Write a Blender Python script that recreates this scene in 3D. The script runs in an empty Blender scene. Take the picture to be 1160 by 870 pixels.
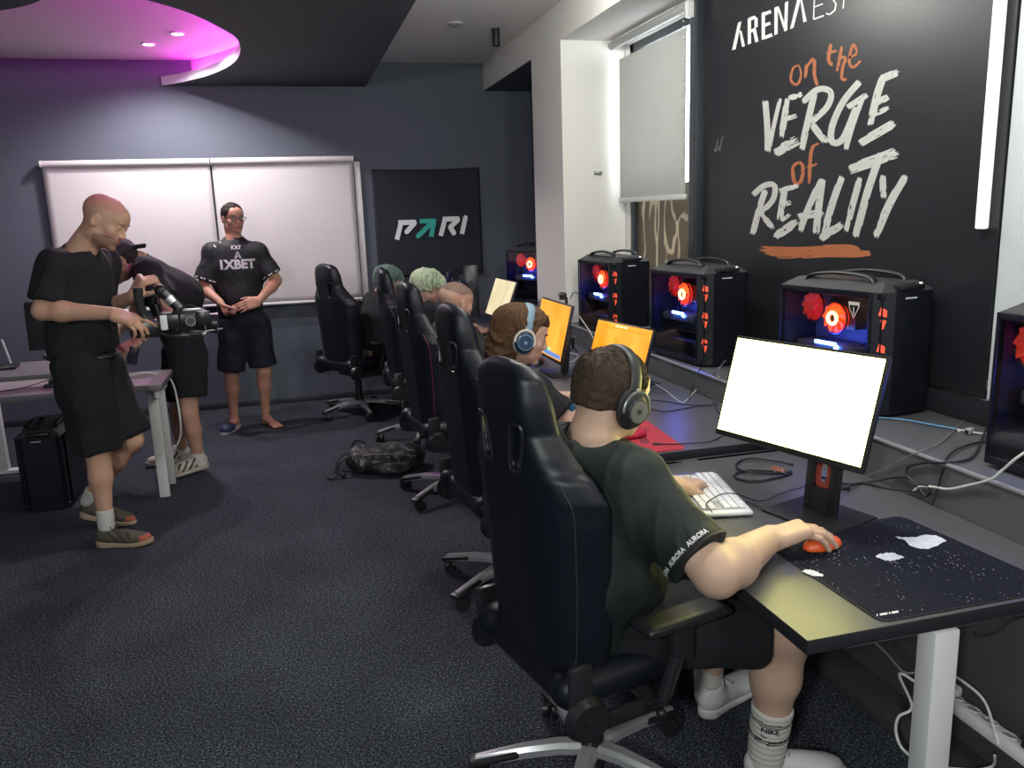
import bpy, bmesh, math, random
import numpy as np
from mathutils import Vector, Matrix, Euler
random.seed(7)
PI = math.pi
scene = bpy.context.scene
COL = scene.collection
# ---------------------------------------------------------------- camera
CW, CH, FPX = 1160, 870, 925.34
YAW, PITCH, ROLL, EYE = 0.25525577, 0.20785085, -0.03470571, 1.66
_f = np.array([math.sin(YAW)*math.cos(PITCH), math.cos(YAW)*math.cos(PITCH), -math.sin(PITCH)])
_r = np.array([math.cos(YAW), -math.sin(YAW), 0.0]); _u = np.cross(_r, _f)
_c, _s = math.cos(ROLL), math.sin(ROLL)
CR = _c*_r + _s*_u; CU = -_s*_r + _c*_u; CF = _f
CAMP = np.array([0, 0, EYE])
def _ray(x, y): return CF*FPX + CR*(x-CW/2) - CU*(y-CH/2)
def atx(x, y, v):
    d = _ray(x, y); return CAMP + d*(v/d[0])
def aty(x, y, v):
    d = _ray(x, y); return CAMP + d*(v/d[1])
def atz(x, y, v):
    d = _ray(x, y); return CAMP + d*((v-EYE)/d[2])
cam_data = bpy.data.cameras.new('camera'); cam = bpy.data.objects.new('camera', cam_data); COL.objects.link(cam)
cam_data.sensor_width = 36; cam_data.lens = FPX/CW*36; cam_data.clip_start = .05
M = Matrix(((CR[0], CU[0], -CF[0], 0), (CR[1], CU[1], -CF[1], 0), (CR[2], CU[2], -CF[2], EYE), (0, 0, 0, 1)))
cam.matrix_world = M
scene.camera = cam
# ---------------------------------------------------------------- materials
MATS = {}
def mat(name, color=(.5, .5, .5), rough=.5, metal=0., bump=0., bscale=200., var=0., vscale=20., emit=None, estr=0., spec=.5, sheen=0., sss=0., coat=0., alpha=1., trans=0., detail=3., fold=0):
    if name in MATS: return MATS[name]
    m = bpy.data.materials.new(name); m.use_nodes = True
    nt = m.node_tree; b = nt.nodes['Principled BSDF']
    b.inputs['Base Color'].default_value = (*color, 1); b.inputs['Roughness'].default_value = rough
    b.inputs['Metallic'].default_value = metal; b.inputs['Specular IOR Level'].default_value = spec
    if sheen: b.inputs['Sheen Weight'].default_value = sheen
    if coat: b.inputs['Coat Weight'].default_value = coat
    if sss:
        b.inputs['Subsurface Weight'].default_value = sss; b.inputs['Subsurface Radius'].default_value = (.012, .005, .003); b.inputs['Subsurface Scale'].default_value = 1
    if emit is not None:
        b.inputs['Emission Color'].default_value = (*emit, 1); b.inputs['Emission Strength'].default_value = estr
    if alpha < 1: b.inputs['Alpha'].default_value = alpha
    if trans: b.inputs['Transmission Weight'].default_value = trans
    if bump or var:
        tc = nt.nodes.new('ShaderNodeTexCoord')
    if var:
        n = nt.nodes.new('ShaderNodeTexNoise'); n.inputs['Scale'].default_value = vscale; n.inputs['Detail'].default_value = detail
        nt.links.new(tc.outputs['Object'], n.inputs['Vector'])
        mx = nt.nodes.new('ShaderNodeMix'); mx.data_type = 'RGBA'
        mx.inputs[6].default_value = (*[max(0, c*(1-var)) for c in color], 1); mx.inputs[7].default_value = (*[min(1, c*(1+var)) for c in color], 1)
        nt.links.new(n.outputs['Fac'], mx.inputs[0]); nt.links.new(mx.outputs[2], b.inputs['Base Color'])
    if bump:
        n2 = nt.nodes.new('ShaderNodeTexNoise'); n2.inputs['Scale'].default_value = bscale; n2.inputs['Detail'].default_value = 2
        nt.links.new(tc.outputs['Object'], n2.inputs['Vector'])
        bp = nt.nodes.new('ShaderNodeBump'); bp.inputs['Strength'].default_value = bump; bp.inputs['Distance'].default_value = .002
        nt.links.new(n2.outputs['Fac'], bp.inputs['Height']); nt.links.new(bp.outputs['Normal'], b.inputs['Normal'])
    if fold:      # cloth: soft creases plus weave
        tc = nt.nodes.new('ShaderNodeTexCoord'); n3 = nt.nodes.new('ShaderNodeTexNoise'); n3.inputs['Scale'].default_value = 5.5; n3.inputs['Detail'].default_value = 3; n3.inputs['Distortion'].default_value = 1.6
        n3.inputs['Roughness'].default_value = .45; mp = nt.nodes.new('ShaderNodeMapping'); mp.inputs['Scale'].default_value = (1, 1, .6)
        nt.links.new(tc.outputs['Object'], mp.inputs['Vector']); nt.links.new(mp.outputs['Vector'], n3.inputs['Vector'])
        b3 = nt.nodes.new('ShaderNodeBump'); b3.inputs['Strength'].default_value = .38*fold; b3.inputs['Distance'].default_value = .05
        nt.links.new(n3.outputs['Fac'], b3.inputs['Height']); nt.links.new(b3.outputs['Normal'], b.inputs['Normal'])
    MATS[name] = m
    return m
# ---------------------------------------------------------------- object helpers
def link(o, parent=None):
    COL.objects.link(o)
    if parent is not None: o.parent = parent
    return o
def tag(o, label=None, cat=None, group=None, kind=None):
    if label: o['label'] = label
    if cat: o['category'] = cat
    if group: o['group'] = group
    if kind: o['kind'] = kind
    return o
def thing(name, label, cat, loc=(0, 0, 0), rz=0., group=None):
    o = bpy.data.objects.new(name, None); o.empty_display_size = .1
    o.location = loc; o.rotation_euler = (0, 0, rz); link(o)
    return tag(o, label, cat, group)
def copy_tree(o, parent=None):
    c = o.copy(); COL.objects.link(c)
    if parent is not None: c.parent = parent
    for ch in [x for x in o.children]: copy_tree(ch, c)
    return c
class MB:
    """collects shapes of one part"""
    def __init__(s): s.bm = bmesh.new(); s.mats = []
    def mi(s, m):
        if m not in s.mats: s.mats.append(m)
        return s.mats.index(m)
    def _fin(s, vs, m, mtx):
        if mtx is not None: bmesh.ops.transform(s.bm, matrix=mtx, verts=vs)
        i = s.mi(m)
        for f in {f for v in vs for f in v.link_faces}: f.material_index = i
    def box(s, lo, hi, m, bev=0., mtx=None, seg=2):
        r = bmesh.ops.create_cube(s.bm, size=1)
        c = [(a+b)/2 for a, b in zip(lo, hi)]; d = [abs(b-a) for a, b in zip(lo, hi)]
        bmesh.ops.transform(s.bm, matrix=Matrix.Translation(c) @ Matrix.Diagonal((*d, 1)), verts=r['verts'])
        vs = r['verts']
        if bev:
            es = list({e for v in vs for e in v.link_edges})
            q = bmesh.ops.bevel(s.bm, geom=es, offset=min(bev, min(d)*.49), segments=seg, affect='EDGES', profile=.5)
            vs = list({v for f in q['faces'] for v in f.verts} | {v for v in vs if v.is_valid})
            vs = s._island(vs)
        s._fin(vs, m, mtx); return vs
    def _island(s, vs):
        seen = set(vs); st = list(vs)
        while st:
            v = st.pop()
            for e in v.link_edges:
                w = e.other_vert(v)
                if w not in seen: seen.add(w); st.append(w)
        return list(seen)
    def cyl(s, a, b, r, m, r2=None, seg=24, cap=True):
        a = Vector(a); b = Vector(b); d = b-a
        q = bmesh.ops.create_cone(s.bm, cap_ends=cap, segments=seg, radius1=r, radius2=r if r2 is None else r2, depth=d.length)
        mt = Matrix.Translation((a+b)/2) @ d.to_track_quat('Z', 'Y').to_matrix().to_4x4()
        s._fin(q['verts'], m, mt); return q['verts']
    def sph(s, c, r, m, seg=20, mtx=None, scale=(1, 1, 1)):
        q = bmesh.ops.create_uvsphere(s.bm, u_segments=seg, v_segments=max(8, seg//2), radius=r)
        mt = Matrix.Translation(c) @ Matrix.Diagonal((*scale, 1))
        if mtx is not None: mt = mtx @ mt
        s._fin(q['verts'], m, mt); return q['verts']
    def torus(s, c, R, r, m, axis=(0, 0, 1), seg=32, ts=10, arc=2*PI, a0=0., flat=1.):
        q = Vector(axis).to_track_quat('Z', 'Y').to_matrix()
        pts = [Vector(c) + q @ Vector((R*math.cos(a0+arc*i/seg), R*math.sin(a0+arc*i/seg), 0)) for i in range(seg + (0 if arc > 6.28 else 1))]
        return s.tube(pts, r, m, closed=arc > 6.28, seg=ts)
    def tube(s, pts, r, m, closed=False, seg=8, flat=None, up0=None):
        pts = [Vector(p) for p in pts]; n = len(pts); rings = []
        rs = r if hasattr(r, '__len__') else [r]*n
        up = None if up0 is None else Vector(up0)
        for i, p in enumerate(pts):
            t = (pts[(i+1) % n]-pts[i-1]) if closed else (pts[min(i+1, n-1)]-pts[max(i-1, 0)])
            t.normalize()
            if up is None:
                up = Vector((0, 0, 1)) if abs(t.z) < .9 else Vector((1, 0, 0))
            up = (up - t*up.dot(t)).normalized(); sd = t.cross(up)
            if flat: fu, fs = flat
            else: fu = fs = 1
            rings.append([s.bm.verts.new(p + up*(rs[i]*fu*math.sin(2*PI*k/seg)) + sd*(rs[i]*fs*math.cos(2*PI*k/seg))) for k in range(seg)])
        vs = [v for g in rings for v in g]; mi = s.mi(m); fs_ = []
        for i in range(n if closed else n-1):
            A = rings[i]; B = rings[(i+1) % n]
            for k in range(seg): fs_.append(s.bm.faces.new((A[k], A[(k+1) % seg], B[(k+1) % seg], B[k])))
        if not closed:
            fs_.append(s.bm.faces.new(rings[0][::-1])); fs_.append(s.bm.faces.new(rings[-1]))
        for f in fs_: f.material_index = mi
        return vs
    def prism(s, poly, lo, hi, m, mtx=None):
        """poly in XY, from z lo to hi"""
        A = [s.bm.verts.new((x, y, lo)) for x, y in poly]; B = [s.bm.verts.new((x, y, hi)) for x, y in poly]
        mi = s.mi(m); n = len(poly)
        fs = [s.bm.faces.new(A[::-1]), s.bm.faces.new(B)] + [s.bm.faces.new((A[i], A[(i+1) % n], B[(i+1) % n], B[i])) for i in range(n)]
        for f in fs: f.material_index = mi
        if mtx is not None: bmesh.ops.transform(s.bm, matrix=mtx, verts=A+B)
        return A+B
    def poly3(s, pts, m):
        f = s.bm.faces.new([s.bm.verts.new(p) for p in pts]); f.material_index = s.mi(m); return f
    def build(s, name, parent=None, smooth=35, recalc=True):
        if recalc: bmesh.ops.recalc_face_normals(s.bm, faces=s.bm.faces)
        me = bpy.data.meshes.new(name); s.bm.to_mesh(me); s.bm.free()
        for m in s.mats: me.materials.append(m)
        if smooth:
            me.polygons.foreach_set('use_smooth', [True]*len(me.polygons))
            try: me.set_sharp_from_angle(angle=math.radians(smooth))
            except Exception: pass
        return link(bpy.data.objects.new(name, me), parent)
def catmull(pts, n=8, closed=False):
    P = [Vector(p) for p in pts]; out = []
    N = len(P)
    for i in range(N if closed else N-1):
        p0 = P[(i-1) % N] if (closed or i > 0) else P[0]; p1 = P[i]; p2 = P[(i+1) % N]; p3 = P[(i+2) % N] if (closed or i+2 < N) else P[-1]
        for k in range(n):
            t = k/n
            out.append(.5*((2*p1)+(-p0+p2)*t+(2*p0-5*p1+4*p2-p3)*t*t+(-p0+3*p1-3*p2+p3)*t**3))
    if not closed: out.append(P[-1].copy())
    return out
def text_mesh(txt, size, extrude=0., bold=0., shear=0., align='CENTER'):
    cu = bpy.data.curves.new('t', 'FONT'); cu.body = txt; cu.size = size; cu.extrude = extrude; cu.offset = bold; cu.shear = shear
    cu.align_x = align; cu.align_y = 'CENTER'; cu.resolution_u = 3
    o = bpy.data.objects.new('t', cu); COL.objects.link(o)
    dg = bpy.context.evaluated_depsgraph_get()
    me = bpy.data.meshes.new_from_object(o.evaluated_get(dg)); bpy.data.objects.remove(o)
    return me
# ---------------------------------------------------------------- distance fields -> skin meshes
def smin(a, b, k):
    if k <= 0: return np.minimum(a, b)
    h = np.maximum(k-np.abs(a-b), 0)/k
    return np.minimum(a, b) - h*h*k*.25
def smax(a, b, k): return -smin(-a, -b, k)
def fnoise(P, f, seed=0):
    """cheap smooth noise, roughly -1..1"""
    x, y, z = P[..., 0]*f, P[..., 1]*f, P[..., 2]*f
    rs = np.random.RandomState(seed); o = 0
    for i in range(4):
        a = rs.normal(size=3); a /= np.linalg.norm(a); b = rs.normal(size=3); b /= np.linalg.norm(b); ph = rs.rand(2)*6.28
        o = o + np.sin((a[0]*x+a[1]*y+a[2]*z)*(1+.35*i)+ph[0] + 1.3*np.sin((b[0]*x+b[1]*y+b[2]*z)*.7+ph[1]))
    return o*.4
class Field:
    def __init__(s, lo, hi, res):
        s.lo = np.array(lo, float); s.res = res
        s.n = np.maximum(np.ceil((np.array(hi)-s.lo)/res).astype(int)+1, 4)
        s.v = np.full(s.n, .5, np.float32); s.tag = None
        s.ax = [s.lo[i]+np.arange(s.n[i])*res for i in range(3)]
    def pts(s, lo=None, hi=None):
        sl = []
        for i in range(3):
            a = 0 if lo is None else int(np.clip(math.floor((lo[i]-s.lo[i])/s.res), 0, s.n[i]))
            b = s.n[i] if hi is None else int(np.clip(math.ceil((hi[i]-s.lo[i])/s.res)+1, 0, s.n[i]))
            sl.append(slice(a, b))
        sl = tuple(sl)
        if any(q.stop <= q.start for q in sl): return sl, None
        g = np.meshgrid(s.ax[0][sl[0]], s.ax[1][sl[1]], s.ax[2][sl[2]], indexing='ij')
        return sl, np.stack(g, -1).astype(np.float32)
    def op(s, fn, lo, hi, k=.02, mode='add', pad=None):
        pad = (k+.06) if pad is None else pad
        sl, P = s.pts(np.array(lo)-pad, np.array(hi)+pad)
        if P is None: return s
        d = fn(P).astype(np.float32)
        cur = s.v[sl]
        if mode == 'add': s.v[sl] = smin(cur, d, k)
        elif mode == 'sub': s.v[sl] = smax(cur, -d, k)
        elif mode == 'int': s.v[sl] = smax(cur, d, k)
        return s
    def cap(s, a, b, ra, rb=None, k=.02, mode='add', flat=None):
        """tapered capsule; flat=(axis, factor) squashes the cross-section along axis"""
        a = np.array(a, float); b = np.array(b, float); rb = ra if rb is None else rb
        R = max(ra, rb)
        def fn(P):
            Q = P-a; ab = b-a
            if flat is not None:
                n = np.array(flat[0], float); n /= np.linalg.norm(n); f = flat[1]
                Q = Q + (Q@n)[..., None]*n*(1/f-1); ab = ab + (ab@n)*n*(1/f-1)
            t = np.clip((Q@ab)/max(ab@ab, 1e-9), 0, 1)
            d = np.linalg.norm(Q-t[..., None]*ab, axis=-1) - (ra+(rb-ra)*t)
            return d if flat is None else d*min(1, flat[1]*1.3)
        return s.op(fn, np.minimum(a, b)-R, np.maximum(a, b)+R, k, mode)
    def ell(s, c, r, rot=None, k=.02, mode='add'):
        c = np.array(c, float); r = np.array(r, float)
        def fn(P):
            Q = P-c
            if rot is not None: Q = Q@np.array(rot)      # rot columns = local axes
            k0 = np.linalg.norm(Q/r, axis=-1); k1 = np.linalg.norm(Q/(r*r), axis=-1)
            return k0*(k0-1)/np.maximum(k1, 1e-6)
        R = max(r) if rot is not None else r
        return s.op(fn, c-R, c+R, k, mode)
    def rbox(s, c, h, rr, rot=None, k=.0, mode='add'):
        c = np.array(c, float); h = np.array(h, float)
        def fn(P):
            Q = P-c
            if rot is not None: Q = Q@np.array(rot)
            q = np.abs(Q)-(h-rr)
            return np.linalg.norm(np.maximum(q, 0), axis=-1)+np.minimum(q.max(-1), 0)-rr
        R = np.linalg.norm(h) if rot is not None else h
        return s.op(fn, c-R, c+R, k, mode)
    def plane(s, p, n, k=.0):
        """keep the side the normal points away from"""
        p = np.array(p, float); n = np.array(n, float); n /= np.linalg.norm(n)
        sl, P = s.pts(); s.v = smax(s.v, ((P-p)@n).astype(np.float32), k); return s
    def add(s, fn):
        sl, P = s.pts(); s.v = s.v+fn(P).astype(np.float32); return s
    def sample(s, p):
        q = (np.asarray(p)-s.lo)/s.res; i = np.clip(np.floor(q).astype(int), 0, s.n-2); f = q-i; o = 0
        for dx in (0, 1):
            for dy in (0, 1):
                for dz in (0, 1):
                    w = (f[..., 0] if dx else 1-f[..., 0])*(f[..., 1] if dy else 1-f[..., 1])*(f[..., 2] if dz else 1-f[..., 2])
                    o = o+w*s.v[i[..., 0]+dx, i[..., 1]+dy, i[..., 2]+dz]
        return o
    def project(s, p, d, lift=.002, maxd=.3):
        """march from p along d onto the surface"""
        p = np.array(p, float); d = np.array(d, float); d /= np.linalg.norm(d); t = 0
        for _ in range(60):
            v = float(s.sample(p+d*t)); 
            if v < .0008: break
            t += max(v*.7, .0008)
            if t > maxd: break
        return p+d*(t-lift)
    def mesh(s):
        v = s.v; n = s.n
        ins = v < 0
        c = [ins[dx:n[0]-1+dx, dy:n[1]-1+dy, dz:n[2]-1+dz] for dx in (0, 1) for dy in (0, 1) for dz in (0, 1)]
        sm = sum(x.astype(np.int8) for x in c); act = (sm > 0) & (sm < 8)
        idx = -np.ones(act.shape, np.int64); I = np.argwhere(act); idx[act] = np.arange(len(I))
        acc = np.zeros((len(I), 3)); cnt = np.zeros(len(I))
        for ax in range(3):
            o = [a for a in range(3) if a != ax]
            for e0 in (0, 1):
                for e1 in (0, 1):
                    A = I.copy(); A[:, o[0]] += e0; A[:, o[1]] += e1; B = A.copy(); B[:, ax] += 1
                    va = v[A[:, 0], A[:, 1], A[:, 2]]; vb = v[B[:, 0], B[:, 1], B[:, 2]]
                    m = (va < 0) != (vb < 0); t = np.where(m, va/np.where(m, va-vb, 1), 0)
                    p = A.astype(float); p[:, ax] += t
                    acc += p*m[:, None]; cnt += m
        V = s.lo + (acc/cnt[:, None])*s.res
        F = []
        for ax in range(3):
            o = [(ax+1) % 3, (ax+2) % 3]
            sh = [slice(1, n[0]-1), slice(1, n[1]-1), slice(1, n[2]-1)]; sh[ax] = slice(0, n[ax]-1)
            sh2 = list(sh); sh2[ax] = slice(1, n[ax])
            a = ins[tuple(sh)]; b = ins[tuple(sh2)]
            E = np.argwhere(a != b); off = np.array([sh[0].start, sh[1].start, sh[2].start]); G = E+off
            flip = a[E[:, 0], E[:, 1], E[:, 2]]
            q = []
            for d0, d1 in ((-1, -1), (0, -1), (0, 0), (-1, 0)):
                H = G.copy(); H[:, o[0]] += d0; H[:, o[1]] += d1; q.append(idx[H[:, 0], H[:, 1], H[:, 2]])
            q = np.stack(q, 1); q[~flip] = q[~flip][:, ::-1]; F.append(q)
        return V, np.concatenate(F)
def mesh_obj(name, parts, mats, parent=None, matfn=None, smooth_it=1):
    """parts: list of (V, F) joined in ONE mesh object"""
    VV = []; FF = []; o = 0
    for V, F in parts:
        for _ in range(smooth_it):     # light Laplacian relax
            acc = np.zeros_like(V); cnt = np.zeros(len(V))
            for k in range(4):
                a = F[:, k]; b = F[:, (k+1) % 4]
                np.add.at(acc, a, V[b]); np.add.at(cnt, a, 1); np.add.at(acc, b, V[a]); np.add.at(cnt, b, 1)
            V = V*.5 + .5*acc/np.maximum(cnt, 1)[:, None]
        VV.append(V); FF.append(F+o); o += len(V)
    V = np.concatenate(VV); F = np.concatenate(FF)
    me = bpy.data.meshes.new(name)
    me.vertices.add(len(V)); me.vertices.foreach_set('co', V.astype(np.float32).ravel())
    me.loops.add(len(F)*4); me.loops.foreach_set('vertex_index', F.astype(np.int32).ravel())
    me.polygons.add(len(F)); me.polygons.foreach_set('loop_start', np.arange(0, len(F)*4, 4, dtype=np.int32))
    me.polygons.foreach_set('use_smooth', np.ones(len(F), bool))
    for m in mats: me.materials.append(m)
    if matfn is not None:
        C = V[F].mean(1); me.polygons.foreach_set('material_index', matfn(C).astype(np.int32))
    me.update(calc_edges=True); me.validate()
    return link(bpy.data.objects.new(name, me), parent)
def basis(fwd, up=(0, 0, 1)):
    """columns right, forward, up"""
    f = np.array(fwd, float); f /= np.linalg.norm(f); u = np.array(up, float); u = u-f*(u@f); u /= np.linalg.norm(u)
    return np.stack([np.cross(f, u), f, u], 1)
# ================================================================ materials of the place
def carpet_mat():
    m = mat('carpet', (.03, .033, .042), .95)
    nt = m.node_tree; b = nt.nodes['Principled BSDF']; tc = nt.nodes.new('ShaderNodeTexCoord')
    n = nt.nodes.new('ShaderNodeTexNoise'); n.inputs['Scale'].default_value = 120; n.inputs['Detail'].default_value = 3; n.inputs['Roughness'].default_value = .8
    v = nt.nodes.new('ShaderNodeTexNoise'); v.inputs['Scale'].default_value = 2.2; v.inputs['Detail'].default_value = 4
    r = nt.nodes.new('ShaderNodeValToRGB'); r.color_ramp.elements[0].position = .40; r.color_ramp.elements[0].color = (.007, .0095, .015, 1)
    r.color_ramp.elements[1].position = .70; r.color_ramp.elements[1].color = (.22, .235, .28, 1); x = r.color_ramp.elements.new(.53); x.color = (.040, .045, .060, 1)
    r2 = nt.nodes.new('ShaderNodeMapRange'); r2.inputs['From Min'].default_value = .3; r2.inputs['From Max'].default_value = .7; r2.inputs['To Min'].default_value = .8; r2.inputs['To Max'].default_value = 1.15
    mx = nt.nodes.new('ShaderNodeMix'); mx.data_type = 'RGBA'; mx.blend_type = 'MULTIPLY'; mx.inputs[0].default_value = 1
    L = nt.links.new
    L(tc.outputs['Object'], n.inputs['Vector']); L(tc.outputs['Object'], v.inputs['Vector']); L(n.outputs['Fac'], r.inputs['Fac'])
    L(v.outputs['Fac'], r2.inputs['Value']); L(r.outputs['Color'], mx.inputs[6]); L(r2.outputs['Result'], mx.inputs[7]); L(mx.outputs[2], b.inputs['Base Color'])
    bp = nt.nodes.new('ShaderNodeBump'); bp.inputs['Strength'].default_value = .5; bp.inputs['Distance'].default_value = .004
    L(n.outputs['Fac'], bp.inputs['Height']); L(bp.outputs['Normal'], b.inputs['Normal'])
    b.inputs['Specular IOR Level'].default_value = .15
    return m
WALLG = mat('wall_grey_paint', (.086, .099, .128), .75, bump=.15, bscale=60, var=.05, vscale=3)
WHITE = mat('white_paint', (.74, .715, .68), .7, bump=.08, bscale=40, var=.02, vscale=3)
CEILW = mat('ceiling_paint', (.74, .72, .68), .85)
SOFF = mat('soffit_dark_paint', (.06, .062, .072), .7, bump=.1, bscale=30)
BLACKP = mat('black_panel', (.014, .015, .019), .38, var=.15, vscale=2.5, bump=.05, bscale=20)
DPLAST = mat('dark_plastic', (.012, .013, .016), .42)
SATIN = mat('satin_black', (.016, .017, .02), .3)
CHROME = mat('chrome', (.62, .62, .64), .16, 1.)
WPLAST = mat('white_plastic', (.68, .68, .68), .4)
WMETAL = mat('white_metal', (.66, .66, .66), .35)
DESKM = mat('desk_laminate', (.082, .082, .085), .36, var=.06, vscale=8, bump=.12, bscale=350)
EDGEM = mat('desk_edge_band', (.014, .015, .019), .5)
PLINTH = mat('plinth_paint', (.085, .086, .095), .5, bump=.15, bscale=25, var=.08, vscale=5)
# ================================================================ room shell
XR, XP, YB, ZC, ZS, ZN, ZSILL = 2.28, 1.83, 7.675, 2.987, 2.784, 2.755, .88
XL, YF = -3.2, -3.2
YA, YP0, YP1 = 5.44, 5.44, 6.125          # niche end / pillar from..to
def slab(name, lo, hi, m, bev=0):
    b = MB(); b.box(lo, hi, m, bev); return tag(b.build(name), kind='structure')
slab('floor', (XL-.1, YF-.1, -.1), (XR+.3, YB+.1, 0), carpet_mat())
slab('wall_back', (XL-.1, YB, 0), (XR+.3, YB+.12, ZC), WALLG)
slab('wall_left', (XL-.12, YF, 0), (XL, YB, ZC), WALLG)
slab('wall_front', (XL-.1, YF-.12, 0), (XR+.3, YF, ZC), WALLG)
slab('ceiling', (XL-.1, YF-.1, ZC), (XR+.3, YB+.1, ZC+.1), CEILW)
# window wall, with the window opening left free
WY0, WY1, WZ1 = 4.44, 5.39, 2.72
b = MB()
b.box((XR, WY1, 0), (XR+.3, YB, ZC), WHITE)
b.box((XR, YF, 0), (XR+.3, WY0, ZC), WHITE)
b.box((XR, WY0, WZ1), (XR+.3, WY1, ZC), WHITE)
b.box((XR, WY0, 0), (XR+.3, WY1, ZSILL), WHITE)
tag(b.build('wall_right', smooth=0), kind='structure')
slab('trim_beam', (XP, YF, ZN), (XR, YB, ZC), WHITE)
slab('trim_pillar', (XP, YP0, 0), (XR, YP1, ZN), WHITE)
b = MB(); b.box((XP+.004, YP1, ZSILL), (XR, YP1+.004, ZN), WALLG); b.box((XR-.004, YP1+.004, ZSILL), (XR, YB, ZN), WALLG)
b.box((XP+.004, YP1+.005, ZN-.004), (XR-.005, YB, ZN-.001), WALLG)
tag(b.build('trim_recess_lining', smooth=0), kind='structure')
# low plinth with the dark stone-like ledge the computers stand on
b = MB(); b.box((XP, YF, 0), (XR, YP0, ZSILL), PLINTH, .006); b.box((XP, YP1, 0), (XR, YB, ZSILL), PLINTH, .006)
tag(b.build('trim_plinth'), kind='structure')
b = MB(); b.tube([(XP+.002, YF, ZSILL-.002), (XP+.002, YP0, ZSILL-.002)], .0075, mat('plinth_edge', (.33, .33, .34), .3, .4), seg=8)
tag(b.build('trim_plinth_edge'), kind='structure')
b = MB(); b.box((XL, YB-.014, 0), (XP, YB, .055), mat('skirting_dark', (.03, .032, .04), .5), .004)
tag(b.build('baseboard_back'), kind='structure')
# ---- lowered dark ceiling with a round bite that shows the white ceiling and the pink cove light
bite = [(-.935, 7.675), (-.80, 7.545), (-.671, 7.38), (-.477, 7.075), (-.306, 6.644), (-.221, 6.202), (-.215, 5.767), (-.29, 5.446), (-.425, 5.088), (-.609, 4.824), (-.80, 4.66), (-1.02, 4.78), (-1.20, 5.0), (-1.42, 5.16), (-1.75, 5.25), (-2.2, 5.15), (-3.2, 4.8)]
bite = [(p.x, p.y) for p in catmull([(x, y, 0) for x, y in bite], 6)]
XS = .76
poly = [(XS, YB)] + bite + [(XL, -1.5), (XL, YF), (XS, YF)]
SOFW = mat('soffit_lip_white', (.62, .62, .63), .6)
b = MB(); b.prism(poly, ZS, ZS+.07, SOFF)
for f in b.bm.faces:
    c = f.calc_center_median(); n = f.normal if f.normal.length else None
lipi = b.mi(SOFW)
b.bm.normal_update()
for f in b.bm.faces:
    f.normal_update(); c = f.calc_center_median()
    if abs(f.normal.z) < .5 and c.x < .3 and c.y > 4.5 and c.y < YB-.01 and c.x > XL+.05: f.material_index = lipi
so = tag(b.build('ceiling_soffit', smooth=0), kind='structure')
# side of the soffit up to the ceiling on the right, and the recessed drum above the bite
b = MB(); b.box((XS-.02, YF, ZS+.07), (XS, YB, ZC), SOFF)

tag(b.build('trim_soffit_side', smooth=0), kind='structure')
off = []
P = [Vector((x, y, 0)) for x, y in bite]
for i, p in enumerate(P):
    t = (P[min(i+1, len(P)-1)]-P[max(i-1, 0)]).normalized(); nrm = Vector((-t.y, t.x, 0))
    off.append((p, nrm))
sgn = 1
if (off[20][0]+off[20][1]*.1).x < off[20][0].x: sgn = -1
b = MB(); wm = b.mi(SOFW)
ring = [(p+n*sgn*.17) for p, n in off]
for i in range(len(ring)-1):
    a, c = ring[i], ring[i+1]
    if min(a.y, c.y) < 4.4 or a.y > YB or c.y > YB: continue
    b.poly3([(a.x, a.y, ZS+.07), (c.x, c.y, ZS+.07), (c.x, c.y, ZC), (a.x, a.y, ZC)], SOFW)
tag(b.build('trim_cove_wall', recalc=False), kind='structure')
PINKE = mat('pink_led', (.9, .3, .9), .5, emit=(1., .06, .88), estr=95.)
pts = [(p+n*sgn*.135) for p, n in off]
pts = [(q.x, q.y, ZS+.082) for q in pts if 4.75 < q.y < YB-.1 and q.x > -1.4]
b = MB(); b.tube(pts, .009, PINKE, seg=6)
tag(b.build('led_strip'), 'pink glowing light strip lying in the curved ceiling recess', 'light strip')
# ================================================================ ceiling fittings
def downlight(x, y, label, z=ZC, power=30, spot=True, r=.045):
    t = thing('downlight', label, 'ceiling light', (x, y, z), group='recessed ceiling lights in the pink bay')
    b = MB(); b.torus((0, 0, -.004), r, .009, WPLAST, ts=8); b.build('trim_ring', t)
    b = MB(); b.cyl((0, 0, -.007), (0, 0, -.001), r-.004, mat('lamp_lens', (1, 1, 1), .5, emit=(1., .86, .95), estr=60)); b.build('lens', t)
    return t
downlight(-.9, 6.99, 'bright round downlight in pink bay, the left of two')
downlight(-.648, 6.60, 'bright round downlight in pink bay, the right of two')
t = thing('smoke_detector', 'small pale round smoke detector on the white ceiling', 'smoke detector', (1.269, 6.1, ZC))
b = MB(); b.cyl((0, 0, -.008), (0, 0, 0), .055, mat('offwhite', (.5, .49, .47), .5)); b.build('base_plate', t)
b = MB(); b.cyl((0, 0, -.013), (0, 0, -.008), .040, mat('offwhite', (.5, .49, .47), .5), r2=.048); b.build('sensor_cap', t)
t = thing('ceiling_spotlight', 'small black cylinder spotlight hanging from white ceiling', 'spotlight', (1.60, 6.25, ZC))
b = MB(); b.cyl((0, 0, -.012), (0, 0, 0), .032, SATIN); b.build('stem', t)
b = MB(); b.cyl((0, 0, -.118), (0, 0, -.012), .031, SATIN); b.torus((0, 0, -.118), .027, .005, SATIN, ts=6); b.build('body', t)
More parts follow.
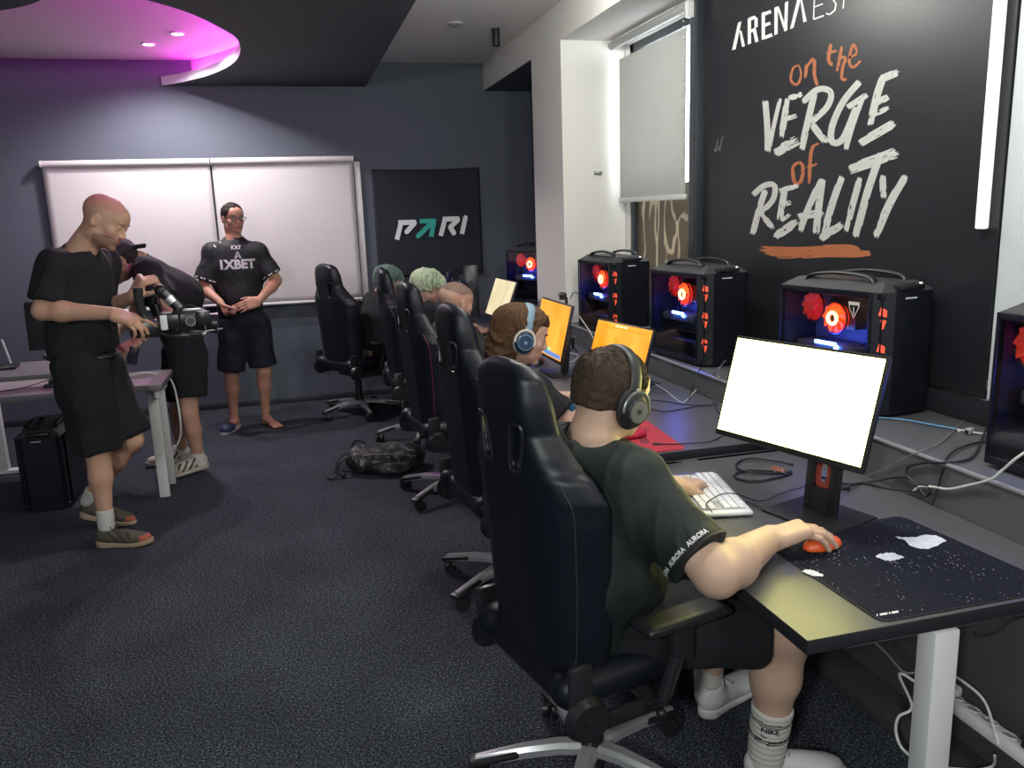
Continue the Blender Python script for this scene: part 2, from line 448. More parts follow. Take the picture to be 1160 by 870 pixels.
# ================================================================ back wall: projection screens, banner
FAB = mat('screen_fabric', (.56, .535, .53), .85, var=.03, vscale=4, bump=.1, bscale=120)
def screen(x0, x1, zt, zb, label):
    t = thing('projection_screen', label, 'projection screen', ((x0+x1)/2, YB-.075, zt), group='pull-down projection screens on the back wall')
    w = (x1-x0)/2
    b = MB(); b.cyl((-w, 0, 0), (w, 0, 0), .027, FAB); b.cyl((-w, 0, 0), (-w+.012, 0, 0), .032, WPLAST); b.cyl((w-.012, 0, 0), (w, 0, 0), .032, WPLAST); b.build('roller_tube', t)
    b = MB(); h = zt-zb; nx, nz = 24, 20; g = []
    for j in range(nz+1):
        g.append([b.bm.verts.new((-w+.004+(2*w-.008)*i/nx, .02+.004*math.sin(3*i/nx*2+j*.3)*j/nz, -h*j/nz)) for i in range(nx+1)])
    for j in range(nz):
        for i in range(nx):
            f = b.bm.faces.new((g[j][i], g[j][i+1], g[j+1][i+1], g[j+1][i])); f.material_index = b.mi(FAB)
    o = b.build('fabric', t, recalc=False)
    so_ = o.modifiers.new('s', 'SOLIDIFY'); so_.thickness = .002
    b = MB(); b.cyl((-w+.01, .02, -h), (w-.01, .02, -h), .014, mat('screen_bar', (.62, .61, .60), .4)); b.build('bottom_bar', t)
    for x in (-w+.006, w-.006):
        b = MB(); b.box((x-.006, -.02, -.03), (x+.006, .07, .03), mat('bracket_grey', (.15, .15, .16), .4, .5)); b.build('bracket', t)
    return t
screen(-1.905, -.604, 2.165, .94, 'long white projection screen, left one, behind bald man')
screen(-.596, .60, 2.165, .925, 'white projection screen, right one, behind man in printed jersey')
# white frame of the board leaning behind the screen, seen along its right edge
b = MB(); m_ = mat('board_frame', (.66, .65, .64), .35)
b.box((-.028, -.014, -.62), (.028, .014, .62), m_, .004); b.box((-.40, -.012, -.63), (.028, .012, -.585), m_, .004)
o = b.build('whiteboard_frame'); o.location = (.632, YB-.02, 1.525)
tag(o, 'narrow white upright frame edge beside right end of projection screen', 'board frame')
# banner
BAN = mat('banner_cloth', (.010, .013, .022), .8, bump=.3, bscale=25)
t = thing('wall_banner', 'black cloth banner with white and green lettering on back wall', 'banner', (1.257, YB-.02, 1.60))
bx0, bx1, bz0, bz1 = -.497, .497, -.50, .475
b = MB(); n = 40; g = []
for j in range(n+1):
    row = []
    for i in range(n+1):
        u, v = i/n, j/n; x = bx0+(bx1-bx0)*u; z = bz1+(bz0-bz1)*v
        y = -.008*math.sin(PI*u)*math.sin(PI*v)-.006*math.sin(7*u+9*v)*(1-v)*math.sin(PI*u) - .008*math.exp(-((u-.45-.5*v)**2)*60)*(1-v) - .007*math.exp(-((u-.5+.55*v)**2)*50)*(1-v)
        row.append(b.bm.verts.new((x, y, z - .012*math.sin(PI*u)*(1-v))))
    g.append(row)
for j in range(n):
    for i in range(n): b.bm.faces.new((g[j][i], g[j][i+1], g[j+1][i+1], g[j+1][i])).material_index = b.mi(BAN)
o = b.build('cloth', t, recalc=False); md = o.modifiers.new('s', 'SOLIDIFY'); md.thickness = .003
LW = mat('print_white', (.72, .73, .74), .6); LG = mat('print_green', (.02, .36, .29), .6)
# letters drawn as slanted strokes in the zoomed banner frame (x right, y down), 880 px = banner width
def ban(x, y):
    u = (x-150-(y-90)*.045)/875.; v = (y-80)/818.
    return (bx0+(bx1-bx0)*u, bz1+(bz0-bz1)*v)
def stroke_poly(a, c, w, r0=False, r1=False):
    a = Vector(a); c = Vector(c); d = (c-a).normalized(); n_ = Vector((-d.y, d.x))*w/2; out = []
    if r1: out += [c+n_*math.cos(k)+d*w/2*math.sin(k) for k in [PI*i/8 for i in range(9)]]
    else: out += [c+n_, c-n_]
    if r0: out += [a-n_*math.cos(k)-d*w/2*math.sin(k) for k in [PI*i/8 for i in range(9)]]
    else: out += [a-n_, a+n_]
    return out
def banner_letters(name, mt, strokes, polys=()):
    b = MB(); k = 0
    for s in strokes:
        p = stroke_poly(*s); q = [ban(x, y) for x, y in p]
        b.poly3([(x, -.0235-.0004*k, z) for x, z in q], mt); k += 1
    for p in polys:
        q = [ban(x, y) for x, y in p]; b.poly3([(x, -.0235-.0004*k, z) for x, z in q], mt); k += 1
    return b.build(name, t, smooth=0)
W_ = 38
banner_letters('letter', LW, [((338, 609), (374, 484), W_), ((352, 482), (480, 482), W_, False, True), ((483, 490), (420, 552), W_, True, True)])
banner_letters('letter', LG, [((512, 588), (628, 488), W_, True, False), ((525, 477), (655, 477), W_-4, False, False), ((645, 466), (618, 598), W_, False, False)])
banner_letters('letter', LW, [((697, 595), (733, 470), W_), ((715, 468), (838, 468), W_, False, True), ((840, 478), (778, 530), W_, True, True), ((778, 532), (806, 576), W_, True, True)])
banner_letters('letter', LW, [((874, 586), (904, 462), W_, False, True)])
# ================================================================ window, blind
FR = mat('window_frame_dark', (.03, .034, .042), .4)
b = MB()
b.box((XR+.02, WY0, ZSILL), (XR+.09, WY0+.05, WZ1), FR, .004); b.box((XR+.02, WY1-.06, ZSILL), (XR+.09, WY1, WZ1), FR, .004)
b.box((XR+.02, WY0, WZ1-.05), (XR+.09, WY1, WZ1), FR, .004); b.box((XR+.02, WY0, ZSILL), (XR+.09, WY1, ZSILL+.06), FR, .004)
tag(b.build('window_1'), kind='structure')
def film_mat():
    m = mat('window_film', (.3, .25, .19), .5)
    nt = m.node_tree; bs = nt.nodes['Principled BSDF']; tc = nt.nodes.new('ShaderNodeTexCoord'); mp = nt.nodes.new('ShaderNodeMapping')
    mp.inputs['Scale'].default_value = (1, 1.5, .55)
    n = nt.nodes.new('ShaderNodeTexNoise'); n.inputs['Scale'].default_value = 3.6; n.inputs['Detail'].default_value = 1.; n.inputs['Distortion'].default_value = .8
    r = nt.nodes.new('ShaderNodeValToRGB'); e = r.color_ramp.elements
    e[0].position = .0; e[0].color = (.16, .13, .095, 1); e[1].position = .46; e[1].color = (.16, .13, .095, 1)
    x = e.new(.485); x.color = (.46, .40, .31, 1); x = e.new(.535); x.color = (.46, .40, .31, 1); x = e.new(.56); x.color = (.16, .13, .095, 1)
    L = nt.links.new; L(tc.outputs['Object'], mp.inputs['Vector']); L(mp.outputs['Vector'], n.inputs['Vector']); L(n.outputs['Fac'], r.inputs['Fac']); L(r.outputs['Color'], bs.inputs['Base Color'])
    # translucent film: daylight shines through it
    tr = nt.nodes.new('ShaderNodeBsdfTranslucent'); mx = nt.nodes.new('ShaderNodeMixShader'); mx.inputs[0].default_value = .35
    L(r.outputs['Color'], tr.inputs['Color']); L(bs.outputs[0], mx.inputs[1]); L(tr.outputs[0], mx.inputs[2]); L(mx.outputs[0], nt.nodes['Material Output'].inputs['Surface'])
    return m
b = MB(); b.box((XR+.05, WY0+.05, ZSILL+.06), (XR+.056, WY1-.06, 1.80), film_mat()); o = b.build('window_film', smooth=0); tag(o, kind='structure')
CG = mat('clear_glass', (1, 1, 1), .02); nt = CG.node_tree; tp = nt.nodes.new('ShaderNodeBsdfTransparent'); gl = nt.nodes.new('ShaderNodeBsdfGlossy'); gl.inputs['Roughness'].default_value = .03; mx = nt.nodes.new('ShaderNodeMixShader'); mx.inputs[0].default_value = .06
nt.links.new(tp.outputs[0], mx.inputs[1]); nt.links.new(gl.outputs[0], mx.inputs[2]); nt.links.new(mx.outputs[0], nt.nodes['Material Output'].inputs['Surface'])
b = MB(); b.box((XR+.05, WY0+.05, 1.805), (XR+.056, WY1-.06, WZ1-.05), CG); o = b.build('window_pane', smooth=0)
tag(o, kind='structure')
BL = mat('blind_fabric', (.52, .52, .50), .9, bump=.1, bscale=150)
nt = BL.node_tree; tr = nt.nodes.new('ShaderNodeBsdfTranslucent'); tr.inputs['Color'].default_value = (.6, .6, .56, 1)
mx = nt.nodes.new('ShaderNodeMixShader'); mx.inputs[0].default_value = .25
nt.links.new(nt.nodes['Principled BSDF'].outputs[0], mx.inputs[1]); nt.links.new(tr.outputs[0], mx.inputs[2]); nt.links.new(mx.outputs[0], nt.nodes['Material Output'].inputs['Surface'])
XBL = XR-.06
t = thing('roller_blind', 'white roller blind half lowered over the patterned window', 'roller blind', (XBL, 4.9, 2.70))
y0, y1 = -.565, .66
b = MB(); b.cyl((-.03, y0, .02), (-.03, y1+.06, .02), .026, mat('tube_grey', (.35, .35, .34), .5)); b.build('roller_tube', t)
b = MB(); b.box((-.004, y0+.07, -.99), (-.001, y1-.19, -.075), BL); b.build('fabric', t, smooth=0)
b = MB(); b.box((-.014, y0+.065, -1.005), (.008, y1-.185, -.975), mat('bar_white', (.62, .62, .6), .4), .004); b.build('bottom_bar', t)
b = MB(); b.box((-.05, y0-.03, -.045), (.03, y0, .04), WPLAST, .004); b.build('bracket', t)
b = MB()
for k in range(34): b.sph((-.035, y0+.045, -.05-k*.028), .0045, WPLAST, seg=6)
b.build('bead_chain', t)
t = thing('window_handle', 'small metal window catch on the pale reveal beside blind', 'catch', (XR-.20, YA, 1.90))
b = MB(); b.box((-.03, -.012, -.012), (.03, 0, .012), CHROME, .003); b.cyl((0, -.01, 0), (.0, -.035, -.01), .007, CHROME); b.build('plate', t)
# dark upright post between window and panel
b = MB(); b.box((XR-.07, 4.27, ZSILL), (XR-.001, 4.315, ZN), FR, .004); b.box((XR-.05, 4.33, ZSILL), (XR-.001, 4.39, ZN), FR, .004)
tag(b.build('trim_window_post'), kind='structure')
# ================================================================ black wall panel with the lettering
PY0, PY1 = 2.235, 4.27
t = thing('wall_panel', 'tall black wall panel with white and orange brush slogan', 'wall panel', (XR-.02, 0, 0))
b = MB(); b.box((0, PY0, ZSILL+.10), (.019, PY1, ZN), BLACKP); b.build('board', t, smooth=0)
b = MB(); b.box((-.012, PY0-.02, ZSILL), (.019, PY1, ZSILL+.092), mat('panel_skirting', (.018, .019, .024), .4), .003); b.build('skirting', t)
b = MB(); b.box((-.014, PY0-.02, ZSILL+.092), (.019, PY1, ZSILL+.098), mat('steel_strip', (.55, .55, .56), .25, 1.)); b.build('metal_strip', t)
XT = XR-.02
def wl(px, py, k=0):
    p = atx(px, py, XT-.0012-.0003*(k % 9)); return (p[0]-XT, p[1], p[2])
BW = mat('brush_white', (.66, .65, .62), .6, var=.12, vscale=60); BO = mat('brush_orange', (.52, .17, .07), .6, var=.2, vscale=60)
rb = random.Random(3)
def brush(b, pts, w, m, k, rough=.5, ends=(.3, .6)):
    """a dry-brush stroke in photo pixels of the lettering close-up: bristle streaks side by side"""
    pts = [Vector((p[0], p[1], 0)) for p in pts]
    if len(pts) > 2: pts = catmull(pts, 6)
    L = [0]
    for i in range(1, len(pts)): L.append(L[-1]+(pts[i]-pts[i-1]).length)
    tot = L[-1]
    def at(s):
        s = min(max(s, 0), tot)
        for i in range(1, len(pts)):
            if L[i] >= s:
                f = (s-L[i-1])/max(L[i]-L[i-1], 1e-6); p = pts[i-1].lerp(pts[i], f); d = (pts[i]-pts[i-1]).normalized(); return p, Vector((-d.y, d.x, 0))
        return pts[-1], Vector((-d.y, d.x, 0))
    n = max(5, int(w/3.2)); mi = b.mi(m)
    for q in range(n):
        o = (q+.5)/n-.5; edge = abs(o)*2
        s0 = rb.random()*ends[0]*w*(.3+edge); s1 = tot-rb.random()*ends[1]*w*(.3+.7*rb.random())
        if edge > .7 and rb.random() < rough: s0 += tot*rb.random()*.3; s1 -= tot*rb.random()*.3
        segs = [(s0, s1)]
        if rb.random() < rough*.8:
            c_ = tot*(.35+.6*rb.random()); segs = [(s0, c_), (c_+w*(.1+.5*rb.random()), s1)]
        for a, c in segs:
            if c-a < 2: continue
            N = max(2, int((c-a)/9)+1); row = []
            ww = w/n*.62
            for i in range(N+1):
                p, nn = at(a+(c-a)*i/N); tw = ww*(1 if 0 < i < N else .35)
                row.append((p+nn*(o*w-tw), p+nn*(o*w+tw)))
            V = [(b.bm.verts.new(wl(820+x.x/3.625, 60+x.y/3.625, k)), b.bm.verts.new(wl(820+y.x/3.625, 60+y.y/3.625, k))) for x, y in row]
            for i in range(N): b.bm.faces.new((V[i][0], V[i][1], V[i+1][1], V[i+1][0])).material_index = mi
def word(name, m, letters):
    for lt in letters:
        b = MB()
        for k, s in enumerate(lt): brush(b, s[0], s[1], m, k, *(s[2:]))
        b.build('letter', t, smooth=0, recalc=False)
word('VERGE', BW, [
    [([(170, 195), (178, 300), (180, 410)], 24, .3), ([(232, 185), (205, 300), (184, 405)], 16, .7)],
    [([(262, 185), (250, 260), (235, 350)], 26, .7), ([(262, 188), (325, 168)], 22, .7), ([(250, 272), (300, 255)], 20, .7), ([(205, 412), (312, 352)], 40, .5)],
    [([(372, 165), (345, 280), (318, 400)], 26, .3), ([(322, 205), (385, 150), (438, 160), (425, 220), (352, 290)], 24, .3), ([(360, 290), (390, 330), (425, 372)], 28, .4)],
    [([(560, 115), (490, 200), (445, 300), (445, 365), (490, 350), (545, 220)], 26, .25), ([(505, 225), (590, 170)], 22, .5), ([(570, 180), (530, 290), (498, 400)], 22, .7)],
    [([(660, 85), (630, 170), (600, 300)], 30, .7), ([(640, 110), (722, 75)], 30, .8), ([(620, 205), (680, 180)], 26, .7), ([(605, 262), (680, 222)], 20, .9), ([(555, 372), (706, 285)], 34, .7)]])
word('REALITY', BW, [
    [([(172, 560), (145, 640), (118, 748)], 24, .3), ([(118, 585), (165, 545), (208, 545), (200, 605), (140, 665)], 22, .4), ([(150, 655), (205, 725)], 22, .4)],
    [([(250, 560), (240, 620), (228, 690)], 26, .7), ([(225, 565), (310, 545)], 20, .8), ([(235, 625), (280, 612)], 18, .8), ([(235, 690), (275, 660)], 14, .8), ([(205, 758), (305, 690)], 34, .7)],
    [([(402, 515), (350, 630), (310, 735)], 26, .5), ([(405, 515), (390, 630), (378, 745)], 28, .6), ([(302, 672), (412, 655)], 30, .9)],
    [([(485, 505), (445, 620), (410, 745)], 28, .3), ([(392, 765), (490, 700)], 32, .7)],
    [([(560, 510), (530, 620), (500, 735)], 26, .6)],
    [([(510, 478), (610, 440), (715, 400)], 46, .6, (.1), ) if False else ([(510, 478), (610, 445), (718, 405)], 44, .75), ([(645, 410), (590, 570), (540, 760)], 30, .5)],
    [([(652, 500), (655, 600)], 26, .5), ([(748, 500), (680, 620), (620, 760)], 32, .5)]])
word('on', BO, [
    [([(312, 52), (285, 60), (275, 110), (300, 130), (318, 90), (306, 45)], 10, .5)],
    [([(340, 45), (335, 105)], 13, .3), ([(335, 60), (370, 25), (372, 90), (385, 135)], 13, .3)],
    [([(440, -40), (430, 30), (450, 50)], 14, .2), ([(420, 0), (470, -10)], 11, .3)],
    [([(485, -30), (465, 78)], 12, .2), ([(470, 20), (500, 20), (488, 60), (485, 108), (508, 105)], 12, .3)],
    [([(510, 20), (545, 0), (530, -35), (515, 30), (530, 60), (562, 30)], 11, .3)]])
word('of', BO, [
    [([(310, 450), (285, 470), (290, 530), (315, 530), (325, 470), (305, 445)], 14, .5)],
    [([(392, 370), (360, 400), (350, 540)], 14, .4), ([(340, 470), (385, 455)], 10, .5)]])
b = MB(); brush(b, [(140, 808), (300, 812), (450, 805)], 30, BO, 0, .8, (2., .2)); brush(b, [(165, 822), (350, 820), (520, 810)], 44, BO, 1, .3, (1.2, .4))
brush(b, [(430, 812), (560, 822), (605, 822)], 22, BO, 2, .1, (.1, .8)); brush(b, [(400, 800), (510, 798), (560, 812)], 22, BO, 3, .1); brush(b, [(400, 828), (540, 830), (585, 824)], 18, BO, 4, .1)
b.build('underline_stroke', t, smooth=0, recalc=False)
# ARENA ES.. in straight block letters (zoom frame 3.41 px per photo px)
def az(x, y, k=0): return wl(820+x/3.41, y/3.41, k)
def blocks(letters, m):
    for L_ in letters:
        b = MB()
        for k, p in enumerate(L_): b.poly3([az(x, y, k) for x, y in p], m)
        b.build('letter', t, smooth=0)
def st(a, c, w): return [(p.x, p.y) for p in stroke_poly(a, c, w)]
LWW = mat('letter_white', (.74, .74, .73), .5)
blocks([
    [[(31, 194), (46, 190), (68, 82), (55, 88)], [(60, 120), (68, 118), (82, 178), (70, 182)]],
    [[(92, 172), (105, 168), (105, 66), (92, 72)], st((100, 74), (122, 66), 13), [(118, 62), (131, 70), (131, 104), (118, 108)], st((100, 122), (124, 112), 12), [(112, 118), (124, 112), (134, 160), (121, 164)]],
    [[(146, 155), (159, 151), (159, 44), (146, 50)], st((158, 54), (182, 44), 13), st((158, 98), (180, 89), 12), st((158, 145), (187, 134), 13)],
    [[(195, 136), (208, 131), (208, 24), (195, 30)], [(204, 28), (212, 24), (236, 95), (230, 110)], [(232, 122), (245, 117), (249, 4), (236, 10)]],
    [[(255, 113), (269, 107), (300, -14), (286, -12)], [(296, 2), (300, -12), (320, 82), (307, 87)]],
    [[(344, 76), (349, 74), (353, -30), (348, -28)], st((348, 74), (386, 60), 6), st((349, 27), (382, 15), 5)],
    [st((394, 52), (410, 56), 6), st((410, 55), (428, 40), 6), st((428, 42), (434, 15), 6), st((434, 16), (420, -5), 6)],
    [[(458, 34), (463, 32), (468, -20), (463, -20)]]], LWW)
# small scuffed mark left of the slogan
b = MB()
for k, (x0_, y0_, x1_, y1_) in enumerate([(1115, 700, 1122, 715), (1122, 715, 1132, 660), (1135, 690, 1140, 712), (1140, 712, 1152, 650), (1152, 660, 1158, 640)]):
    p = stroke_poly((540+x0_/4.143, y0_/4.143), (540+x1_/4.143, y1_/4.143), 1.6); b.poly3([wl(q.x, q.y-.5, k) for q in p], mat('faint_mark', (.12, .12, .13), .5))
b.build('scuff_mark', t, smooth=0)
# white trim strip, glow added to its material, at the right edge of the panel and pale blind of the next window
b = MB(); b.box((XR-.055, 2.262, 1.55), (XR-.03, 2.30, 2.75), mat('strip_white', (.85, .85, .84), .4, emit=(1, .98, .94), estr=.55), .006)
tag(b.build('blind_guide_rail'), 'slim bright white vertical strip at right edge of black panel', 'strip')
b = MB(); b.box((XR-.012, .4, ZSILL+.06), (XR-.004, 2.23, ZN), mat('pale_board', (.56, .58, .62), .6)); o = b.build('wall_board', smooth=0)
tag(o, 'pale grey wall board right of the black panel, behind a computer', 'wall board')
# ================================================================ desks
def desk(x0, x1, y0, y1, z, label, group, th=.035, top=None, edge=None, legm=None, leg_x=None, rz=0, near_leg=True, far_leg=True):
    cx_, cy_ = (x0+x1)/2, (y0+y1)/2; w, d = (x1-x0)/2, (y1-y0)/2
    top = top or DESKM; edge = edge or EDGEM; legm = legm or WMETAL
    t = thing('desk', label, 'desk', (cx_, cy_, 0), rz, group)
    b = MB(); b.box((-w, -d, z-th), (w, d, z-.0005), edge, .002); b.box((-w+.001, -d+.001, z-.003), (w-.001, d-.001, z), top); b.build('desktop', t)
    lx = 0 if leg_x is None else leg_x-cx_
    for s, on in ((-1, near_leg), (1, far_leg)):
        if not on: continue
        yy = s*(d-.034)
        b = MB(); b.box((lx-.034, yy-.028, .03), (lx+.034, yy+.028, z-th-.012), legm, .004); L1 = b.build('leg', t)
        b = MB(); b.box((-w+.10, yy-.028, z-th-.016), (w-.08, yy+.028, z-th), legm, .003)
        for v in list(b.bm.verts):
            if abs(v.co.x-lx) > .2 and v.co.z < z-th-.008: v.co.z += .011
        b.build('cross_bracket', L1)
        b = MB(); b.box((-w+.12, yy-.035, .003), (w-.10, yy+.035, .03), legm, .006); b.build('foot', L1)
    b = MB(); b.box((lx+.02, -d+.08, z-th-.06), (lx+.05, d-.08, z-th-.015), legm, .004); b.build('rail', t)
    return t
GD = 'row of dark topped desks along the window side'
desk(.995, 1.822, 1.386, 2.618, .74, 'nearest dark grey desk on white legs with starry mouse mat', GD, leg_x=1.367)
desk(.98, 1.822, 2.636, 3.98, .778, 'dark desk in the row, holding the low orange screen and red mat', GD, leg_x=1.367)
desk(.98, 1.822, 4.0, 5.34, .76, 'dark desk in the row, holding the orange screen with webcam', GD, leg_x=1.367)
desk(.98, 1.822, 5.36, 6.45, .76, 'dark desk in the row, holding the cream coloured screen', GD, leg_x=1.367)
desk(.98, 1.822, 6.47, 7.58, .76, 'farthest dark desk of the row, next to the back wall', GD, leg_x=1.367)
LT = mat('left_desk_top', (.30, .27, .27), .45, var=.05, vscale=6); LE = mat('left_desk_edge', (.12, .11, .12), .5)
desk(-2.45, -.80, 5.06, 5.58, .74, 'pale topped desk behind the bald man with white leg', 'desks at the left', top=LT, edge=LE, leg_x=-.885+0*1, near_leg=False, far_leg=False)
# ================================================================ gaming chair (faces +X)
LEA = mat('black_leatherette', (.0045, .0062, .012), .42, bump=.12, bscale=420, spec=.4)
FABC = mat('chair_fabric', (.006, .008, .012), .7, bump=.2, bscale=400)
PIPE = mat('chair_piping', (.028, .03, .034), .4)
PIPER = mat('chair_piping_red', (.16, .018, .035), .5)
def back_w(z):
    return np.interp(z, [.42, .50, .62, .78, .90, .965, 1.02, 1.07, 1.12, 1.20, 1.26, 1.295, 1.32], [.21, .235, .248, .258, .268, .268, .245, .195, .158, .150, .138, .105, .07])
def back_x(z): return -.185-.075*(z-.5)
def back_fn(P):
    y, z = P[..., 1], P[..., 2]; w = back_w(z); a = np.clip(np.abs(y)/w, 0, 1.3)
    wing = np.interp(z, [.42, .55, .75, .95, 1.05, 1.15, 1.3], [.04, .085, .10, .10, .06, .035, .02])
    xc = back_x(z)+wing*np.clip((a-.35)/.65, 0, 1)**2*1.0
    th = np.interp(z, [.42, .6, 1.0, 1.1, 1.3], [.035, .040, .040, .036, .030])
    th = th*(1+.25*np.exp(-((a-.85)/.18)**2)) + .008*np.exp(-((z-1.19)/.06)**2)
    dx = np.abs(P[..., 0]-xc)-th; dy = (np.abs(y)-w)*.85
    dz = np.maximum(.425-z, z-1.305)
    d = smax(smax(dx, dy, .055), dz, .05)
    # seat-back cushions seams
    d = d+.003*np.exp(-((np.abs(y)-.135)/.006)**2)*(z < 1.03)+.003*np.exp(-((z-1.035)/.006)**2)
    return d*.8
def make_backrest(res=.0075):
    F = Field((-.32, -.30, .40), (.04, .30, 1.34), res)
    F.op(back_fn, (-.3, -.29, .41), (.02, .29, 1.33), k=0, pad=.03)
    for s in (-1, 1):
        F.rbox((-.22, s*.082, 1.085), (.2, .021, .058), .02, rot=Matrix.Rotation(-s*.16, 3, 'X'), k=.008, mode='sub')
    return F
def make_seat(res=.008):
    F = Field((-.27, -.30, .37), (.34, .30, .56), res)
    F.rbox((.03, 0, .455), (.26, .20, .05), .04, k=.02)
    for s in (-1, 1): F.cap((-.20, s*.215, .47), (.25, s*.215, .475), .052, .045, k=.03)
    F.cap((.24, -.17, .455), (.24, .17, .455), .05, k=.03)
    F.add(lambda P: .003*np.exp(-((np.abs(P[..., 1])-.165)/.006)**2))
    return F
FB = make_backrest(); FS = make_seat()
BACK_M = FB.mesh(); SEAT_M = FS.mesh()
def chair(label, x, y, rz, pipe=None, leg_dir=165):
    t = thing('gaming_chair', label, 'chair', (x, y, 0), rz, 'black gaming chairs along the desk row')
    if pipe is None: pipe = PIPE
    bk = mesh_obj('backrest', [BACK_M], [LEA], t)
    for s in (-1, 1):      # piping along the wing edge, on the rear side
        b = MB(); pts = []
        for z in np.linspace(.47, 1.02, 26):
            q = FB.project((-.32, s*(float(back_w(z))-.030), z), (1, 0, 0), lift=-.0005); pts.append(q)
        b.tube(pts, .0022, pipe, seg=5)
        b.build('piping', bk)
    for s in (-1, 1):
        b = MB()
        pts = []
        for k in range(25):
            a = 2*PI*k/24; c_, s_ = math.cos(a), math.sin(a)
            yy = s*.082+.026*max(-1, min(1, c_*1.25)); zz = 1.085+.062*max(-1, min(1, s_*1.25)); yy += s*(zz-1.085)*.16*1
            q = FB.project((-.36, yy, zz), (1, 0, 0), lift=.0); 
            if q[0] < -.1: pts.append(q)
        if len(pts) > 4: b.tube(pts, .005, SATIN, closed=True, seg=6)
        b.build('slot_frame', bk)
    mesh_obj('seat', [SEAT_M], [LEA], t)
    for s in (-1, 1):
        b = MB()      # recliner bracket and round cover
        b.box((-.235, s*.262-.012, .37), (-.165, s*.262+.012, .56), SATIN, .02); b.box((-.19, s*.262-.010, .36), (.06, s*.262+.010, .41), SATIN, .008)
        rc = b.build('recliner_bracket', t)
        b = MB(); b.cyl((-.19, s*.268, .415), (-.19, s*.298, .415), .062, DPLAST, r2=.050, seg=28); b.cyl((-.19, s*.298, .415), (-.19, s*.303, .415), .02, SATIN); b.build('cover', rc)
        ar = None
        b = MB(); b.tube([(.02, s*.20, .405), (.02, s*.29, .405), (.02, s*.312, .43), (.06, s*.315, .54)], .02, SATIN, seg=10, flat=(1.0, 1.4)); b.box((.035, s*.315-.018, .52), (.105, s*.315+.018, .63), DPLAST, .01)
        ar = b.build('armrest', t)
        F = Field((-.09, s*.315-.07, .60), (.24, s*.315+.07, .68), .007)
        F.rbox((.075, s*.315, .64), (.135, .046, .016), .015)
        mesh_obj('arm_pad', [F.mesh()], [DPLAST], ar)
    b = MB(); b.box((-.13, -.10, .352), (.13, .10, .405), SATIN, .012); b.box((-.17, -.19, .39), (.2, .19, .41), SATIN, .006); b.build('tilt_mechanism', t)
    b = MB(); b.tube([(.02, -.09, .375), (.03, -.22, .372), (.03, -.29, .366)], .006, SATIN); b.sph((.03, -.29, .366), .014, DPLAST, seg=10); b.build('lever', t)
    b = MB(); b.cyl((0, 0, .10), (0, 0, .30), .029, DPLAST); b.cyl((0, 0, .28), (0, 0, .36), .018, CHROME); b.build('gas_lift', t)
    b = MB(); b.cyl((0, 0, .075), (0, 0, .135), .042, SATIN, r2=.036); hub = b.build('base_hub', t)
    for k in range(5):
        a = 2*PI*k/5+math.radians(leg_dir)-rz; mt = Matrix.Rotation(a, 4, 'Z')
        b = MB(); n0 = len(b.bm.verts)
        pr = [(.025, .115, .028), (.10, .118, .026), (.20, .107, .022), (.29, .090, .017), (.345, .078, .013)]
        rings = []
        for x_, z_, w_ in pr:
            rings.append([b.bm.verts.new(mt @ Vector(c)) for c in ((x_, -w_, z_-.024), (x_, -w_, z_-.004), (x_, -w_*.55, z_+.008), (x_, w_*.55, z_+.008), (x_, w_, z_-.004), (x_, w_, z_-.024))])
        mi = b.mi(mat('base_silver', (.50, .50, .52), .32, .55)); n = 6
        for i in range(len(rings)-1):
            for q in range(n): b.bm.faces.new((rings[i][q], rings[i][(q+1) % n], rings[i+1][(q+1) % n], rings[i+1][q]))
        b.bm.faces.new(rings[0]); b.bm.faces.new(rings[-1][::-1])
        leg = b.build('base_leg', t, smooth=30)
        b = MB(); b.box((.20, -.027, .086), (.352, .027, .107), DPLAST, .009, mtx=mt @ Matrix.Translation((0, 0, .040)) @ Matrix.Rotation(.20, 4, 'Y')); b.build('foot_pad', leg)
        b = MB(); mt2 = mt @ Matrix.Translation((.33, 0, 0)) @ Matrix.Rotation(a*3.1+.8, 4, 'Z')
        for s in (-1, 1): b.cyl(mt2 @ Vector((-.012, s*.008, .030)), mt2 @ Vector((-.012, s*.025, .030)), .029, DPLAST, seg=20)
        b.cyl(mt2 @ Vector((0, 0, .03)), mt2 @ Vector((0, 0, .075)), .007, CHROME, seg=10); b.sph(mt2 @ Vector((-.01, 0, .036)), .024, DPLAST, seg=12, scale=(1, .5, 1)); b.build('caster', leg)
    return t
CHR = {}
CHR[1] = chair('nearest black gaming chair, under the player in dark green jersey', .735, 2.03, math.radians(13), leg_dir=166)
CHR[2] = chair('black gaming chair holding the long-haired player', .85, 3.36, math.radians(9), leg_dir=211)
CHR[3] = chair('black gaming chair with red piping, holding the shaven-headed player', .84, 4.65, math.radians(9), PIPER, leg_dir=218)
CHR[4] = chair('black gaming chair holding the player with pale blond-green hair', .86, 6.02, math.radians(1), leg_dir=182)
CHR[5] = chair('farthest black gaming chair, holding the teal-haired player', .46, 6.98, math.radians(30), leg_dir=208)
